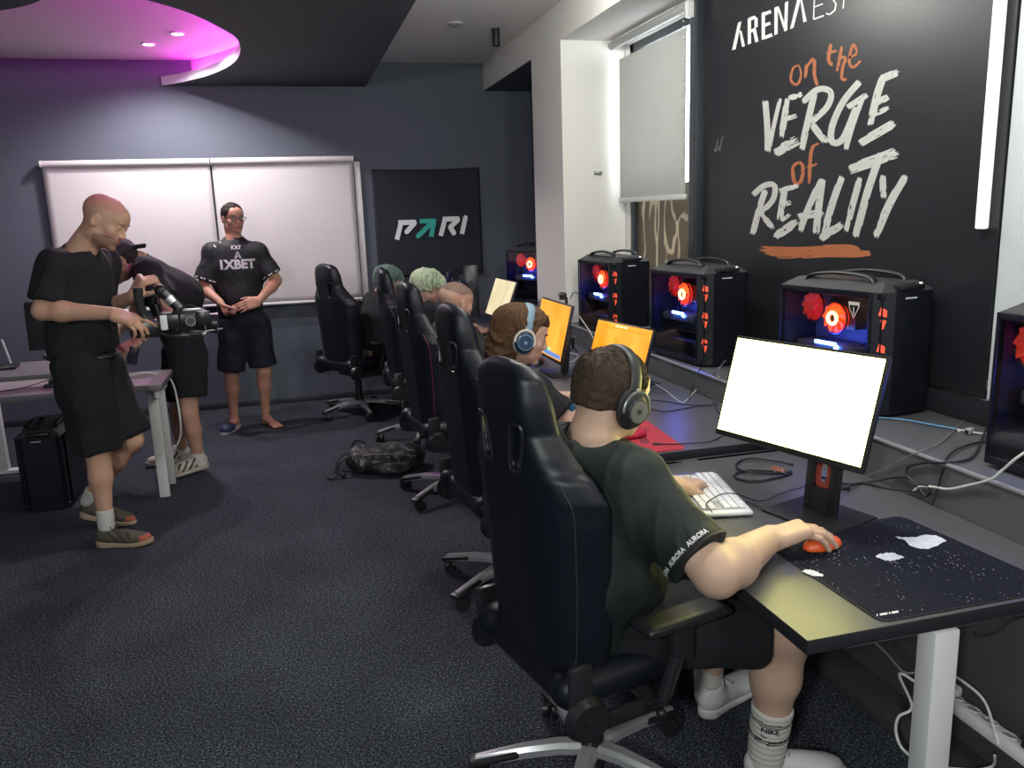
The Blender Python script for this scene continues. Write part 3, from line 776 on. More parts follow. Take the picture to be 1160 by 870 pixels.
# ================================================================ computers
def emis(name, c, s): return mat(name, c, .5, emit=c, estr=s)
FANR = emis('fan_dim_red', (1., .07, .04), .26); FANO = emis('fan_orange', (1., .085, .010), 2.0); FANOD = emis('fan_orange_deep', (1., .05, .006), 1.1); FANRD = emis('fan_red_deep', (1., .04, .02), .11); RINGW = emis('fan_ring_hot', (1., .42, .14), 9.)
BLUE = emis('gpu_light_blue', (.08, .22, 1.), 60.); BLUED = emis('blue_glow', (.02, .06, 1.), 5.); VENT = emis('vent_orange', (1., .11, .05), .25)
CASE = mat('case_black', (.0045, .006, .011), .38, bump=.05, bscale=300)
GLASS = mat('tinted_glass', (.02, .02, .025), .05)
nt = GLASS.node_tree; tp = nt.nodes.new('ShaderNodeBsdfTransparent'); tp.inputs[0].default_value = (.78, .78, .80, 1); gl = nt.nodes.new('ShaderNodeBsdfGlossy'); gl.inputs['Roughness'].default_value = .08
mx = nt.nodes.new('ShaderNodeMixShader'); mx.inputs[0].default_value = .06
nt.links.new(tp.outputs[0], mx.inputs[1]); nt.links.new(gl.outputs[0], mx.inputs[2]); nt.links.new(mx.outputs[0], nt.nodes['Material Output'].inputs['Surface'])
PW, PL, PH = .25, .51, .475
GPC = 'black glass-sided computer towers on the window ledge'
def fan(c, R, m, parent, name='fan', blades=9, hub=.34, axis_x=True, ring=None, hubm=None, tilt=.5):
    b = MB(); c = Vector(c)
    b.torus(c, R, R*.07, DPLAST, axis=(1, 0, 0), ts=6, seg=28)
    for k in range(blades):
        a = 2*PI*k/blades; n = 5; row = []
        for i in range(n+1):
            r = R*(hub+(.92-hub)*i/n); aa = a+.35*i/n
            for da, dx in ((-.33, -.010), (.33, .006)):
                row.append(b.bm.verts.new(c+Vector((dx, r*math.cos(aa+da), r*math.sin(aa+da)))))
        for i in range(n): b.bm.faces.new((row[2*i], row[2*i+1], row[2*i+3], row[2*i+2])).material_index = b.mi(m)
    b.cyl(c+Vector((.010, 0, 0)), c+Vector((.012, 0, 0)), R*.96, FANRD if m is FANR else FANOD, seg=32)
    b.cyl(c-Vector((.012, 0, 0)), c+Vector((.010, 0, 0)), R*hub*.8, hubm or m, seg=20)
    if ring: b.torus(c-Vector((.014, 0, 0)), R*.36, R*.11, ring, axis=(1, 0, 0), ts=6, seg=24)
    return b.build(name, parent)
def strap(b, y0, y1, x, z):
    pts = catmull([(x, y0, z-.004), (x, y0+.03*(1 if y1 > y0 else -1), z+.024), (x, (y0+y1)/2, z+.034), (x, y1-.03*(1 if y1 > y0 else -1), z+.020), (x, y1, z-.004)], 5)
    b.tube(pts, .013, DPLAST, seg=8, flat=(.55, 1.25))
def tower(label, x, y, rz, lit=True, sticker=False, z=ZSILL, name='computer_tower', group=GPC, fan_scale=1.):
    """near-left bottom corner of the glass side at (x, y); glass faces -X, front faces -Y"""
    t = thing(name, label, 'computer', (x, y, z), rz, group)
    f = .012
    b = MB(); ch = .055
    b.box((.0, 0, f), (PW, PL, f+.03), CASE, .004); b.box((PW-.012, 0, f+.03), (PW, PL, PH-.03), CASE)
    b.box((.004, PL-.02, f+.03), (PW-.012, PL, PH-.03), CASE); b.box((0.0, 0, PH-.045), (PW, PL, PH-.02), CASE, .003)
    b.box((.010, .004, f+.03), (PW-.012, .05, PH-.045), CASE); b.box((.008, .05, f+.03), (PW-.012, PL-.02, f+.10), CASE, .002)
    b.box((.17, .05, f+.1), (.18, PL-.02, PH-.045), mat('tray_black', (.13, .13, .14), .6)); b.build('case', t)
    b = MB()   # chamfered lid
    lo = [(0, 0), (PW, 0), (PW, PL), (0, PL)]; A = [b.bm.verts.new((x_, y_, PH-.02)) for x_, y_ in lo]
    B_ = [b.bm.verts.new((x_, y_, PH+.012)) for x_, y_ in ((.045, .03), (PW-.045, .03), (PW-.045, PL-.045), (.045, PL-.045))]
    for i in range(4): b.bm.faces.new((A[i], A[(i+1) % 4], B_[(i+1) % 4], B_[i]))
    b.bm.faces.new(B_); b.bm.faces.new(A[::-1]); b.mi(mat('case_top', (.045, .045, .05), .42)); lid = b.build('top_panel', t, smooth=0)
    b = MB(); b.box((-.008, .045, f+.01), (-.002, PL, PH-.03), GLASS); b.build('side_glass', t, smooth=0)
    b = MB()
    for lo_, hi_ in (((-.010, .028, f), (-.001, .045, PH-.02)), ((-.010, .045, f), (-.001, PL, f+.022)), ((-.010, .045, PH-.04), (-.001, PL, PH-.02)), ((-.010, PL-.010, f+.02), (-.001, PL, PH-.02))): b.box(lo_, hi_, CASE, .002)
    b.build('glass_frame', t)
    b = MB(); b.prism([(-.010, .028), (.045, -.022), (PW-.03, -.022), (PW, .02), (PW, .06), (-.001, .06)], f+.0, PH-.02, CASE); b.build('front_panel', t, smooth=25)
    # glowing mesh windows in the chamfer
    d = Vector((.055, -.05, 0)).normalized(); nrm = Vector((-.05, -.055, 0)).normalized()
    for z0, z1 in ((.335, .405), (.205, .275), (.085, .145)):
        b = MB()
        for p in ([(.016, z1), (.040, z1-.012), (.040, z0+.034), (.006, z0+.040), (.006, z1-.03)], [(.014, z0+.026), (.040, z0+.022), (.030, z0-.008), (.022, z0-.012)]):
            q = [Vector((-.010, .028, 0))+d*(.014+a*.85)+nrm*.0015+Vector((0, 0, zz)) for a, zz in p]
            b.poly3(q, VENT if lit else CASE)
        b.build('vent', t, smooth=0)
    for i, (x_, s) in enumerate(((.045, 1), (PW-.05, 1))):
        b = MB(); strap(b, .07, PL-.10, x_, PH+.004); b.build('carry_handle', t)
    b = MB(); b.box((.07, -.018, PH-.014), (PW-.06, .035, PH+.004), DPLAST, .004); 
    for k in range(4): b.cyl((.095+k*.025, .0, PH+.003), (.095+k*.025, .0, PH+.006), .006, SATIN, seg=10)
    b.cyl((.185, .0, PH+.003), (.185, .0, PH+.007), .005, emis('power_white', (.9, .95, 1), 3.) if lit else SATIN, seg=10)
    b.box((.09, -.0235, PH-.045), (.145, -.022, PH-.040), WPLAST); b.build('port_strip', t)
    if lit:
        fan((.09 if fan_scale == 1. else .045, PL-.085, .365), .062*fan_scale, FANR, t, 'exhaust_fan', hub=.3)
        fan((.06, PL-.235, .335), .062, FANO, t, 'cooler_fan', hub=.25, ring=RINGW, hubm=DPLAST)
        b = MB(); b.box((.115, PL-.165, .27), (.165, PL-.145, .41), DPLAST, .003); b.box((.10, PL-.30, .29), (.165, PL-.17, .38), mat('heatsink', (.12, .12, .12), .4, .8), .003); b.build('cooler_block', t)
        b = MB()
        b.box((.035, .14, .195), (.16, PL-.06, .235), mat('gpu_shroud', (.10, .10, .11), .5), .006); b.build('graphics_card', t)
        b = MB(); b.box((.028, PL-.275, .232), (.036, PL-.165, .245), BLUE, .003); b.box((.026, PL-.29, .222), (.03, PL-.27, .236), BLUE); b.build('light_bar', t); ld = bpy.data.lights.new('case_led', 'POINT'); ld.energy = 1.8; ld.color = (.03, .07, 1.); ld.shadow_soft_size = .012; lo_ = link(bpy.data.objects.new('case_led', ld), t); lo_.location = (.022, PL-.22, .262)
        b = MB(); b.box((.10, PL-.30, .15), (.168, PL-.10, .19), mat('drive_cage', (.08, .08, .09), .5), .004); b.build('drive_cage', t)
        b = MB()
        for k in range(4): b.box((.12, .11+k*.009, .30), (.168, .115+k*.009, .40), mat('memory_stick', (.25, .04, .03), .4, emit=(1, .1, .05), estr=.12))
        b.build('memory_sticks', t)
        b = MB()
        for k in range(3): b.tube(catmull([(.13, .09, .14+.01*k), (.09, .14+.03*k, .20), (.11, .12, .28), (.15, .10, .33+.01*k)], 5), .004, DPLAST, seg=6)
        b.build('cable_loom', t)
    if sticker:
        b = MB(); m_ = mat('sticker_pale', (.62, .58, .50), .5); yy, zz = .115, .39
        T = [(yy+.027, zz+.026), (yy-.027, zz+.026), (yy-.024, zz+.006), (yy, zz-.036), (yy+.024, zz+.006)]
        b.poly3([(-.0088, a, c) for a, c in T], m_)
        b.poly3([(-.0092, a, c) for a, c in [(yy+.021, zz+.014), (yy-.021, zz+.014), (yy-.019, zz+.004), (yy, zz-.028), (yy+.019, zz+.004)]], CASE)
        b.box((-.0098, yy-.002, zz-.020), (-.0094, yy+.002, zz+.008), m_); b.build('sticker', t, smooth=0)
    for x_ in (.02, PW-.05):
        for y_ in (.02, PL-.06):
            b = MB(); b.box((x_, y_, 0), (x_+.03, y_+.04, f+.002), DPLAST, .003); b.build('foot', t)
    return t
tower('lit computer tower at the right edge, glowing with a big red fan', 1.935, 1.365, math.radians(1), fan_scale=1.15)
tower('lit computer tower with triangular sticker, behind the bright white screen', 1.99, 2.44, math.radians(8), sticker=True)
tower('lit computer tower standing before the black panel, third from the right', 1.893, 3.56, math.radians(4))
tower('lit computer tower standing before the patterned window', 1.88, 4.68, math.radians(4))
tower('lit computer tower in the dark recess past the white pillar', 2.045, 6.50, math.radians(28))
tower('dark computer tower standing on carpet under the left desk', -1.66, 5.22, 0, lit=False, z=0, group=None)
t = thing('speaker', 'tall narrow black box standing on desk below the cloth banner', 'speaker', (1.50, 7.05, .76), -.2)
b = MB(); b.box((-.065, -.08, 0), (.065, .10, .46), SATIN, .006); b.build('cabinet', t)
b = MB(); b.cyl((0, -.081, .14), (0, -.086, .14), .048, DPLAST, seg=24); b.torus((0, -.085, .14), .046, .004, GC if 'GC' in globals() else DPLAST, axis=(0, 1, 0)); b.cyl((0, -.081, .30), (0, -.085, .30), .025, DPLAST); b.build('speaker_cone', t)
# ================================================================ monitors
BEZ = mat('bezel_black', (.015, .015, .017), .4)
def monitor(label, c, yaw, tilt, scr, w=.53, h=.32, zdesk=.74, stand=True, marks=(), hole=False):
    """yaw: direction the screen faces (radians), tilt: leaning back"""
    t = thing('monitor', label, 'monitor', (c[0], c[1], zdesk), yaw, 'computer monitors on the window-side desks')
    zc = c[2]-zdesk
    R = Matrix.Translation((0, 0, zc)) @ Matrix.Rotation(-tilt, 4, 'Y')     # local +X = screen normal
    b = MB(); b.box((-.018, -w/2, -h/2), (.0, w/2, h/2), BEZ, .005, mtx=R); b.box((-.045, -w*.3, -h*.3), (-.018, w*.3, h*.3), BEZ, .012, mtx=R); hs = b.build('housing', t)
    b = MB(); e = .009
    b.box((0, -w/2+e, -h/2+.018), (.0012, w/2-e, h/2-e), scr, mtx=R); s = b.build('screen', t, smooth=0)
    if marks:
        b = MB()
        for (u0, v0, u1, v1, m_) in marks:     # u along the viewer's left->right, v top->bottom
            b.box((.0013, -w/2+e+(w-2*e)*u0, h/2-e-(h-.027)*v1), (.0019, -w/2+e+(w-2*e)*u1, h/2-e-(h-.027)*v0), m_, mtx=R)
        b.build('screen_marks', s, smooth=0)
    if stand:
        b = MB(); dx = -.075; top = zc+.02; oy = .05 if hole else 0
        RS = Matrix.Translation((dx, oy, 0)) @ Matrix.Rotation(-.10, 4, 'Y')
        if hole:
            for s_ in (-1, 1): b.box((-.010, s_*.041-.016, .0), (.010, s_*.041+.016, top), BEZ, .004, mtx=RS)
            b.box((-.009, -.034, .0), (.009, .034, .085), BEZ, mtx=RS); b.box((-.009, -.034, .165), (.009, .034, top), BEZ, mtx=RS)
        else: b.box((-.012, -.04, 0), (.012, .04, top), BEZ, .005, mtx=RS)
        b.box((dx-.02, oy-.03, top-.05), (-.03, oy+.03, top+.02), BEZ, .004); st_ = b.build('stand', t)
        if hole:
            b = MB(); b.tube(catmull([RS @ Vector(q_) for q_ in ((0, -.020, .165), (0, -.021, .12), (0, -.012, .093), (0, .012, .093), (0, .021, .12), (0, .020, .165))], 6), .006, mat('cable_clip_red', (.30, .045, .03), .5), seg=8, flat=(1, 2.)); b.build('cable_clip', st_)
        b = MB(); b.box((dx-.10, oy-.125, 0), (dx+.115, oy+.125, .009), BEZ, .004); b.build('stand_base', t)
    return t
WH = emis('screen_white', (1., .93, .28), 8.)
G1 = emis('screen_grey_mark', (.93, .93, .93), .92)
MK = [(.13, .055, .30, .070, G1), (.07, .15, .12, .165, G1), (.135, .15, .155, .18, G1), (.0, .965, 1, .985, emis('task_bar', (.86, .87, .8), 1.))]
monitor('bright white glowing monitor on the nearest desk', (1.375, 2.03, 1.10), math.radians(-163), math.radians(16.5), WH, marks=MK, hole=True)
def wallpaper(name, a, c, strength, seed, extra=None):
    m = mat(name, a, .5, emit=a, estr=strength); nt = m.node_tree; bs = nt.nodes['Principled BSDF']
    tc = nt.nodes.new('ShaderNodeTexCoord'); n = nt.nodes.new('ShaderNodeTexNoise'); n.noise_dimensions = '4D'; n.inputs['W'].default_value = seed
    n.inputs['Scale'].default_value = 3.; n.inputs['Detail'].default_value = 2; n.inputs['Distortion'].default_value = 2.
    r = nt.nodes.new('ShaderNodeValToRGB'); e = r.color_ramp.elements; e[0].position = .3; e[0].color = (*a, 1); e[1].position = .7; e[1].color = (*c, 1)
    if extra: x = e.new(.52); x.color = (*extra, 1)
    L = nt.links.new; L(tc.outputs['Object'], n.inputs['Vector']); L(n.outputs['Fac'], r.inputs['Fac']); L(r.outputs['Color'], bs.inputs['Emission Color'])
    bs.inputs['Base Color'].default_value = (.02, .02, .02, 1); return m
OR = wallpaper('screen_orange', (1., .30, .005), (1., .47, .05), 1.15, 1.)
PALE = emis('screen_pale_strip', (1., .72, .40), 1.)
TOPB = emis('screen_orange_dark', (.75, .24, .01), 1.)
monitor('orange glowing monitor low on the desk with the red mat', (1.553, 3.817, .935), math.radians(-170.7), math.radians(16.5), OR, zdesk=.778,
        marks=[(.03, .07, .97, .10, TOPB), (.36, .03, .42, .06, PALE), (.44, .03, .5, .06, PALE), (.52, .03, .58, .06, PALE)])
GR = emis('screen_green_corner', (.35, .6, .35), 1.); BLc = emis('screen_blue_corner', (.12, .25, .6), .8)
monitor('orange glowing monitor with a webcam clipped on top', (1.355, 4.30, 1.013), math.radians(-180), math.radians(13), OR, zdesk=.76,
        marks=[(.03, .07, .97, .09, TOPB), (.40, .90, .98, .98, BLc), (.40, .84, .62, .90, GR)])
CRM = wallpaper('screen_cream', (.62, .52, .30), (.80, .70, .46), 1.1, 4.)
monitor('cream glowing monitor beyond the long-haired player, near dark tower', (1.548, 6.215, .995), math.radians(-177), math.radians(20), CRM, zdesk=.76)
monitor('farthest small monitor seen past the shaven head', (1.27, 6.78, 1.08), math.radians(-205), math.radians(8), emis('screen_brown', (.26, .19, .13), 1.), w=.42, h=.25, zdesk=.76)
t = thing('webcam', 'black clip-on webcam on top of an orange monitor', 'webcam', (1.40, 4.20, 1.175), math.radians(180), None)
b = MB(); b.box((-.012, -.028, .022), (.02, .028, .05), SATIN, .008); b.cyl((.02, 0, .036), (.026, 0, .036), .010, CHROME, seg=14); b.build('camera_body', t)
b = MB(); b.box((-.02, -.018, -.03), (-.012, .018, .024), SATIN, .003); b.box((-.02, -.018, .010), (.02, .018, .022), SATIN, .003); b.build('clip', t)
t = thing('monitor', 'black back of a monitor standing on the left desk behind bald man', 'monitor', (-1.33, 5.42, .74), 0)
b = MB(); b.box((-.24, -.01, .20), (.26, .02, .49), BEZ, .006, mtx=Matrix.Rotation(-.10, 4, 'X')); b.build('housing', t)
b = MB(); b.box((-.03, -.03, 0), (.03, -.01, .30), BEZ, .004); b.box((-.11, -.09, 0), (.11, .07, .01), BEZ, .003); b.build('stand', t)
# ================================================================ things on the desks
# ---- keyboard (long side runs away from the camera)
KB = mat('keyboard_white', (.66, .66, .68), .35); KEYM = mat('keycap_white', (.72, .72, .74), .35); KSH = mat('key_gap_grey', (.33, .33, .36), .6)
def keyboard(name, label, x, y, z, rz, cbody, ckey, L=.37, W=.165, mark=True):
    """origin at near-left corner; local +X across (space bar -> function row), local +Y along"""
    t = thing(name, label, 'keyboard', (x, y, z), rz)
    b = MB(); b.box((0, 0, .004), (W, L, .020), cbody, .012, seg=3); b.box((.012, .022, .0195), (W-.018, L-.012, .0212), KSH if cbody is KB else DPLAST); b.build('body', t)
    rows = 6; kx = (W-.030)/rows; ky = .0182; k0 = 0
    b = MB(); cnt = 0
    for r in range(rows):
        y_ = .024+(.0 if r else .0)
        widths = [1]*18
        if r == 0: widths = [1, 1, 1, 1.25, 1.25, 1.25, 6, 1.25, 1.25, 1.25]
        if r == 1: widths = [1, 1, 1, 2.2, 1, 1, 1, 1, 1, 1, 1, 1, 1, 1, 1.6]
        if r == 2: widths = [1, 1, 1, 2, 1, 1, 1, 1, 1, 1, 1, 1, 1, 1, 1.6]
        for wd in widths:
            if y_+wd*ky > L-.012: break
            if not (r in (1, 2) and False):
                x_ = .014+kx*r
                if not (r in (2,) and y_ < .07) :
                    vs = b.box((x_+.0010, y_+.0010, .020), (x_+kx-.0012, y_+wd*ky-.0012, .0285), ckey, .0022, seg=1)
            y_ += wd*ky+(.004 if (abs(y_+wd*ky-.024-3*ky) < .002) else 0)
    b.build('keycaps', t)
    b = MB(); b.box((W-.03, .03, .0), (W-.01, .06, .006), DPLAST); b.box((W-.03, L-.06, 0), (W-.01, L-.03, .006), DPLAST); b.box((.01, .03, 0), (.03, L-.03, .005), DPLAST); b.build('feet', t)
    return t
kb = keyboard('keyboard', 'white compact keyboard under the left hand on nearest desk', 1.109, 2.088, .74, math.radians(-12), KB, KEYM)
keyboard('keyboard', 'dark keyboard on the desk with the red mat', 1.10, 3.15, .778, math.radians(-4), DPLAST, SATIN, L=.36)
# ---- starry mouse mat
def galaxy():
    m = mat('mouse_mat_print', (.012, .013, .02), .9, spec=.1); nt = m.node_tree; bs = nt.nodes['Principled BSDF']; L = nt.links.new
    tc = nt.nodes.new('ShaderNodeTexCoord')
    v = nt.nodes.new('ShaderNodeTexVoronoi'); v.inputs['Scale'].default_value = 85; r = nt.nodes.new('ShaderNodeValToRGB'); r.color_ramp.elements[0].position = .09; r.color_ramp.elements[0].color = (1, 1, 1, 1); r.color_ramp.elements[1].position = .17; r.color_ramp.elements[1].color = (0, 0, 0, 1)
    n = nt.nodes.new('ShaderNodeTexNoise'); n.inputs['Scale'].default_value = 9; n.inputs['Detail'].default_value = 3; r2 = nt.nodes.new('ShaderNodeValToRGB'); r2.color_ramp.elements[0].position = .44; r2.color_ramp.elements[0].color = (0, 0, 0, 1); r2.color_ramp.elements[1].position = .6; r2.color_ramp.elements[1].color = (.7, .7, .7, 1)
    m1 = nt.nodes.new('ShaderNodeMix'); m1.data_type = 'RGBA'; m1.blend_type = 'MULTIPLY'; m1.inputs[0].default_value = 1
    m2 = nt.nodes.new('ShaderNodeMix'); m2.data_type = 'RGBA'; m2.blend_type = 'ADD'; m2.inputs[0].default_value = .9; m2.inputs[6].default_value = (.013, .014, .022, 1)
    L(tc.outputs['Object'], v.inputs['Vector']); L(v.outputs['Distance'], r.inputs['Fac']); L(tc.outputs['Object'], n.inputs['Vector']); L(n.outputs['Fac'], r2.inputs['Fac'])
    L(r.outputs['Color'], m1.inputs[6]); L(r2.outputs['Color'], m1.inputs[7]); L(m1.outputs[2], m2.inputs[7]); L(m2.outputs[2], bs.inputs['Base Color'])
    return m
def round_quad(P, r=.02, n=5):
    out = []
    for i in range(len(P)):
        a, p, c = Vector(P[i-1]), Vector(P[i]), Vector(P[(i+1) % len(P)])
        d0 = (a-p).normalized(); d1 = (c-p).normalized()
        for k in range(n+1):
            q = k/n; out.append(((p+d0*r)*(1-q)**2+p*2*q*(1-q)+(p+d1*r)*q*q)[:])
    return out
t = thing('mouse_mat', 'black starry mouse mat with white cloud shapes on near desk', 'mouse mat', (1.43, 1.66, .74))
Q = [(-.245, -.257), (.255, -.257), (.255, .245), (-.245, .245)]
Q = [(1.192-1.43, 1.400-1.66), (1.70-1.43, 1.398-1.66), (1.672-1.43, 1.912-1.66), (1.185-1.43, 1.905-1.66)]
b = MB(); b.prism([q[:2] for q in round_quad([(x, y, 0) for x, y in Q], .03)], 0, .0035, mat('mat_rubber', (.01, .01, .012), .7)); b.prism([q[:2] for q in round_quad([(x*.985, y*.985, 0) for x, y in Q], .028)], .0035, .0042, galaxy()); b.build('pad', t, smooth=0)
CLD = mat('cloud_white', (.62, .62, .68), .8, var=.3, vscale=90)
def matpt(px, py, h=.0046):
    p = atz(px, py, .74+h); return (p[0]-1.43, p[1]-1.66, h)
rr = random.Random(5)
for cl in ([(1014, 608), (1024, 612), (1036, 620), (1055, 621), (1071, 613), (1062, 607), (1050, 606), (1030, 609)], [(993, 630), (1001, 634), (1010, 635), (1023, 632), (1017, 628), (1008, 626), (1000, 627)], [(909, 647), (920, 652), (933, 653), (928, 649), (920, 646), (913, 645)]):
    b = MB(); c = catmull([matpt(*p) for p in cl], 5, closed=True)
    c = [q+Vector((rr.uniform(-.003, .003), rr.uniform(-.004, .004), 0)) for q in c]
    b.poly3(c, CLD); b.build('cloud_print', t, smooth=0)
b = MB()
for k, (a, w_) in enumerate([(0, .8), (2.2, 5), (8.2, 1), (10, 4.5)]):
    x0 = 992+a*1.7+1; x1 = x0+w_*1.7
    b.poly3([matpt(x0, 698-a*.28), matpt(x1, 698-(a+w_)*.28), matpt(x1, 695.6-(a+w_)*.28), matpt(x0, 695.6-a*.28)], WPLAST)
b.build('print_line', t, smooth=0)
t = thing('mouse_mat', 'red mouse mat with a darker emblem on second desk', 'mouse mat', (1.2, 2.9, .778))
REDM = mat('mat_red', (.42, .018, .035), .7, bump=.1, bscale=400); RD = mat('mat_dark_red', (.20, .012, .025), .7)
b = MB(); b.prism([q[:2] for q in round_quad([(-.16, -.255, 0), (.150, -.250, 0), (.185, .20, 0), (-.14, .20, 0)], .025)], 0, .0035, REDM); b.build('pad', t, smooth=0)
b = MB(); b.poly3([(.02, -.14, .004), (.055, -.14, .004), (.12, .10, .004), (.08, .10, .004)], RD); b.poly3([(.0, -.02, .0043), (.0, -.06, .0043), (.13, .03, .0043), (.13, .07, .0043)], RD); b.build('emblem', t, smooth=0)
# ---- orange mouse
t = thing('computer_mouse', 'orange mouse under the right hand on starry mat', 'mouse', (1.312, 1.782, .7445), math.radians(5))
F = Field((-.08, -.05, -.01), (.08, .05, .06), .004)
F.ell((0, 0, .008), (.060, .031, .030)); F.plane((0, 0, .002), (0, 0, -1), .004)
mesh_obj('shell', [F.mesh()], [mat('mouse_orange', (.80, .12, .03), .35)], t)
b = MB(); b.cyl((.028, -.004, .030), (.028, .004, .030), .010, DPLAST); b.build('wheel', t)
t = thing('computer_mouse', 'small red mouse lying on the red mat', 'mouse', (1.23, 2.86, .782), math.radians(10))
F = Field((-.08, -.05, -.01), (.08, .05, .06), .005); F.ell((0, 0, .008), (.058, .031, .028)); F.plane((0, 0, .002), (0, 0, -1), .004)
mesh_obj('shell', [F.mesh()], [mat('mouse_red', (.5, .02, .05), .35)], t)
# ---- cables
BC = mat('cable_black', (.012, .012, .014), .45); WC = mat('cable_white', (.66, .66, .64), .45); BLC = mat('cable_blue', (.14, .34, .58), .5); GC = mat('cable_grey', (.20, .20, .21), .5)
def cable(name, label, pts, r, m, n=8, group=None, plugs=()):
    b = MB(); c = catmull(pts, n); b.tube(c, r, m, seg=7)
    o = b.build(name); tag(o, label, 'cable', group)
    for (i, ln, pr, pm, pn) in plugs:
        a = c[i]; d = (c[i]-c[i-1 if i else 1]).normalized()*(1 if i else 1)
        b = MB(); b.cyl(a, a+d*ln, pr, pm, seg=10); b.build(pn, o)
    return o
def D(px, py, z=.746):
    p = atz(px, py, z)
    if p[0] > 1.822: p = atx(px, py, 1.822)          # against the plinth face
    if p[2] > ZSILL-.002: p = atz(px, py, ZSILL+.006)  # on top of the ledge
    return tuple(p)
def S(px, py, z=ZSILL+.006): return tuple(atz(px, py, z))
cable('cable', 'thick black cable loop left of the white monitor stand', [D(899, 526), D(880, 522, .75), D(850, 519, .75), D(836, 524), D(835, 530), D(845, 534, .75), D(868, 536), D(890, 535), D(896, 534)], .0042, BC)
cable('cable', 'lower black cable loop left of the white monitor stand', [D(892, 537), D(872, 533), D(845, 533), D(832, 538), D(838, 543), D(858, 545), D(880, 541), D(897, 536)], .0042, BC)
b = MB(); m_ = mat('tie_copper', (.50, .20, .10), .35, .6)
rr = random.Random(9)
for k in range(10):
    p = Vector(D(884+rr.uniform(-7, 8), 532+rr.uniform(-3, 3), .753)); q = p+Vector((rr.uniform(-.03, .03), rr.uniform(-.03, .03), rr.uniform(-.004, .008))); b.tube([p, (p+q)/2+Vector((0, 0, .004)), q], .0024, m_, seg=5)
tag(b.build('cable_tie'), 'crumpled copper-coloured tie round the black cable loop', 'cable tie')
cable('cable', 'thin black lead crossing the white keyboard', [(1.13, 2.05, .775), tuple(atz(800, 571, .772)), tuple(atz(812, 562, .776)), tuple(atz(822, 559, .776)), tuple(atz(836, 560, .772)), D(852, 566), D(866, 567), D(880, 561), D(893, 556), D(905, 553), D(925, 545)], .0017, BC)
cable('cable', 'flat black lead from keyboard side to the starry mat', [D(845, 568), D(870, 578), D(892, 589)], .002, BC)
cable('cable', 'black monitor lead running right from the stand to plinth', [D(921, 537), D(940, 543), D(960, 548), D(985, 546), D(1010, 541), D(1028, 541), D(1040, 550)], .0036, BC)
cable('cable', 'black power lead from behind the stand, curling near the plinth', [D(920, 543), D(938, 553, .75), D(955, 554, .757), D(975, 547), D(1000, 552), D(1020, 555), D(1038, 557), D(1048, 562), D(1054, 558), D(1052, 551), D(1043, 549)], .0036, BC)
t = cable('cable', 'black plug and lead lying beside the monitor foot', [D(918, 556), D(930, 551), D(944, 551), D(952, 552)], .0024, BC, plugs=((24, .03, .008, BC, 'plug'),))
cable('cable', 'black loop rising from desk over the plinth edge to tower', [D(1048, 562), D(1040, 552), D(1030, 545), D(1027, 535), D(1031, 528), D(1050, 524), D(1072, 524), S(1095, 521), S(1106, 512), S(1113, 495), S(1119, 480, .92), S(1121, 462, 1.0)], .0038, BC)
cable('cable', 'second black lead looping on the ledge beside right tower', [D(1056, 572), D(1062, 555), D(1066, 540), D(1070, 528), S(1072, 520), S(1082, 510, .89), S(1100, 503), S(1120, 500)], .0034, BC)
cable('cable', 'thin dark lead draped from desk up across the ledge', [D(980, 540), D(1000, 532), D(1022, 520), D(1040, 512), S(1062, 503), S(1078, 490), S(1098, 470), S(1115, 450, .93), tuple(atx(1118, 432, 2.05))], .002, GC)
cable('cable', 'white cable crossing the ledge edge toward right tower', [D(1035, 556), D(1043, 551), D(1060, 552), D(1075, 554), D(1100, 549), tuple(atx(1122, 543, 1.815)), tuple(atx(1135, 533, 1.82)), tuple(atx(1150, 520, 1.82)), tuple(atx(1168, 508, 1.84))], .0036, WC)
cable('network_cable', 'blue network cable lying on the ledge behind the white screen', [S(994, 473), S(1020, 475), S(1050, 480), S(1083, 486), S(1086, 487)], .0030, BLC, plugs=((32, .012, .005, WPLAST, 'connector'),))
cable('network_cable', 'white network cable joined to the blue one by a coupler', [S(1088, 487), S(1099, 489), S(1112, 491), S(1121, 491)], .0030, WC)
t = thing('cable_coupler', 'small clear box coupler joining blue and white network cables', 'coupler', tuple(atz(1098, 488, ZSILL+.010)), .4)
b = MB(); b.box((-.018, -.010, -.009), (.018, .010, .009), mat('coupler_grey', (.42, .42, .40), .35), .003); b.build('shell', t)
b = MB(); b.box((-.021, -.006, -.006), (-.017, .006, .006), DPLAST); b.box((.017, -.006, -.006), (.021, .006, .006), DPLAST); b.build('socket', t)
Zd = .784
def D2(px, py, z=Zd): return tuple(atz(px, py, z))
cable('cable', 'thin black lead with plug lying over the red mat corner', [D2(748, 503), D2(765, 503), D2(785, 502), D2(805, 500), D2(818, 493), D2(822, 485), D2(815, 470), D2(808, 455, .80)], .0022, BC, plugs=((0, .03, .006, BC, 'plug'),))
cable('cable', 'white lead forming a thin peak on the second desk', [D2(741, 434), D2(755, 443), D2(770, 455), D2(778, 453), D2(790, 440, .79), D2(800, 430, .80), D2(806, 424, .81), tuple(atx(815, 427, 1.80))], .0022, WC)
cable('cable', 'upper black lead crossing the blue-lit part of second desk', [D2(738, 453), D2(755, 455), D2(772, 458), D2(790, 459), D2(815, 458)], .0024, BC)
cable('cable', 'lower black lead crossing the blue-lit part of second desk', [D2(738, 463), D2(752, 466), D2(770, 464), D2(790, 460), D2(806, 459)], .0026, BC)
cable('cable', 'black lead climbing the plinth beside the third tower', [D2(780, 454), D2(784, 440, .80), D2(788, 430, .83), tuple(atx(792, 420, 1.82)), tuple(atx(800, 412, 1.815)), tuple(atx(812, 404, 1.9)), tuple(atx(825, 395, 2.0))], .0022, BC)
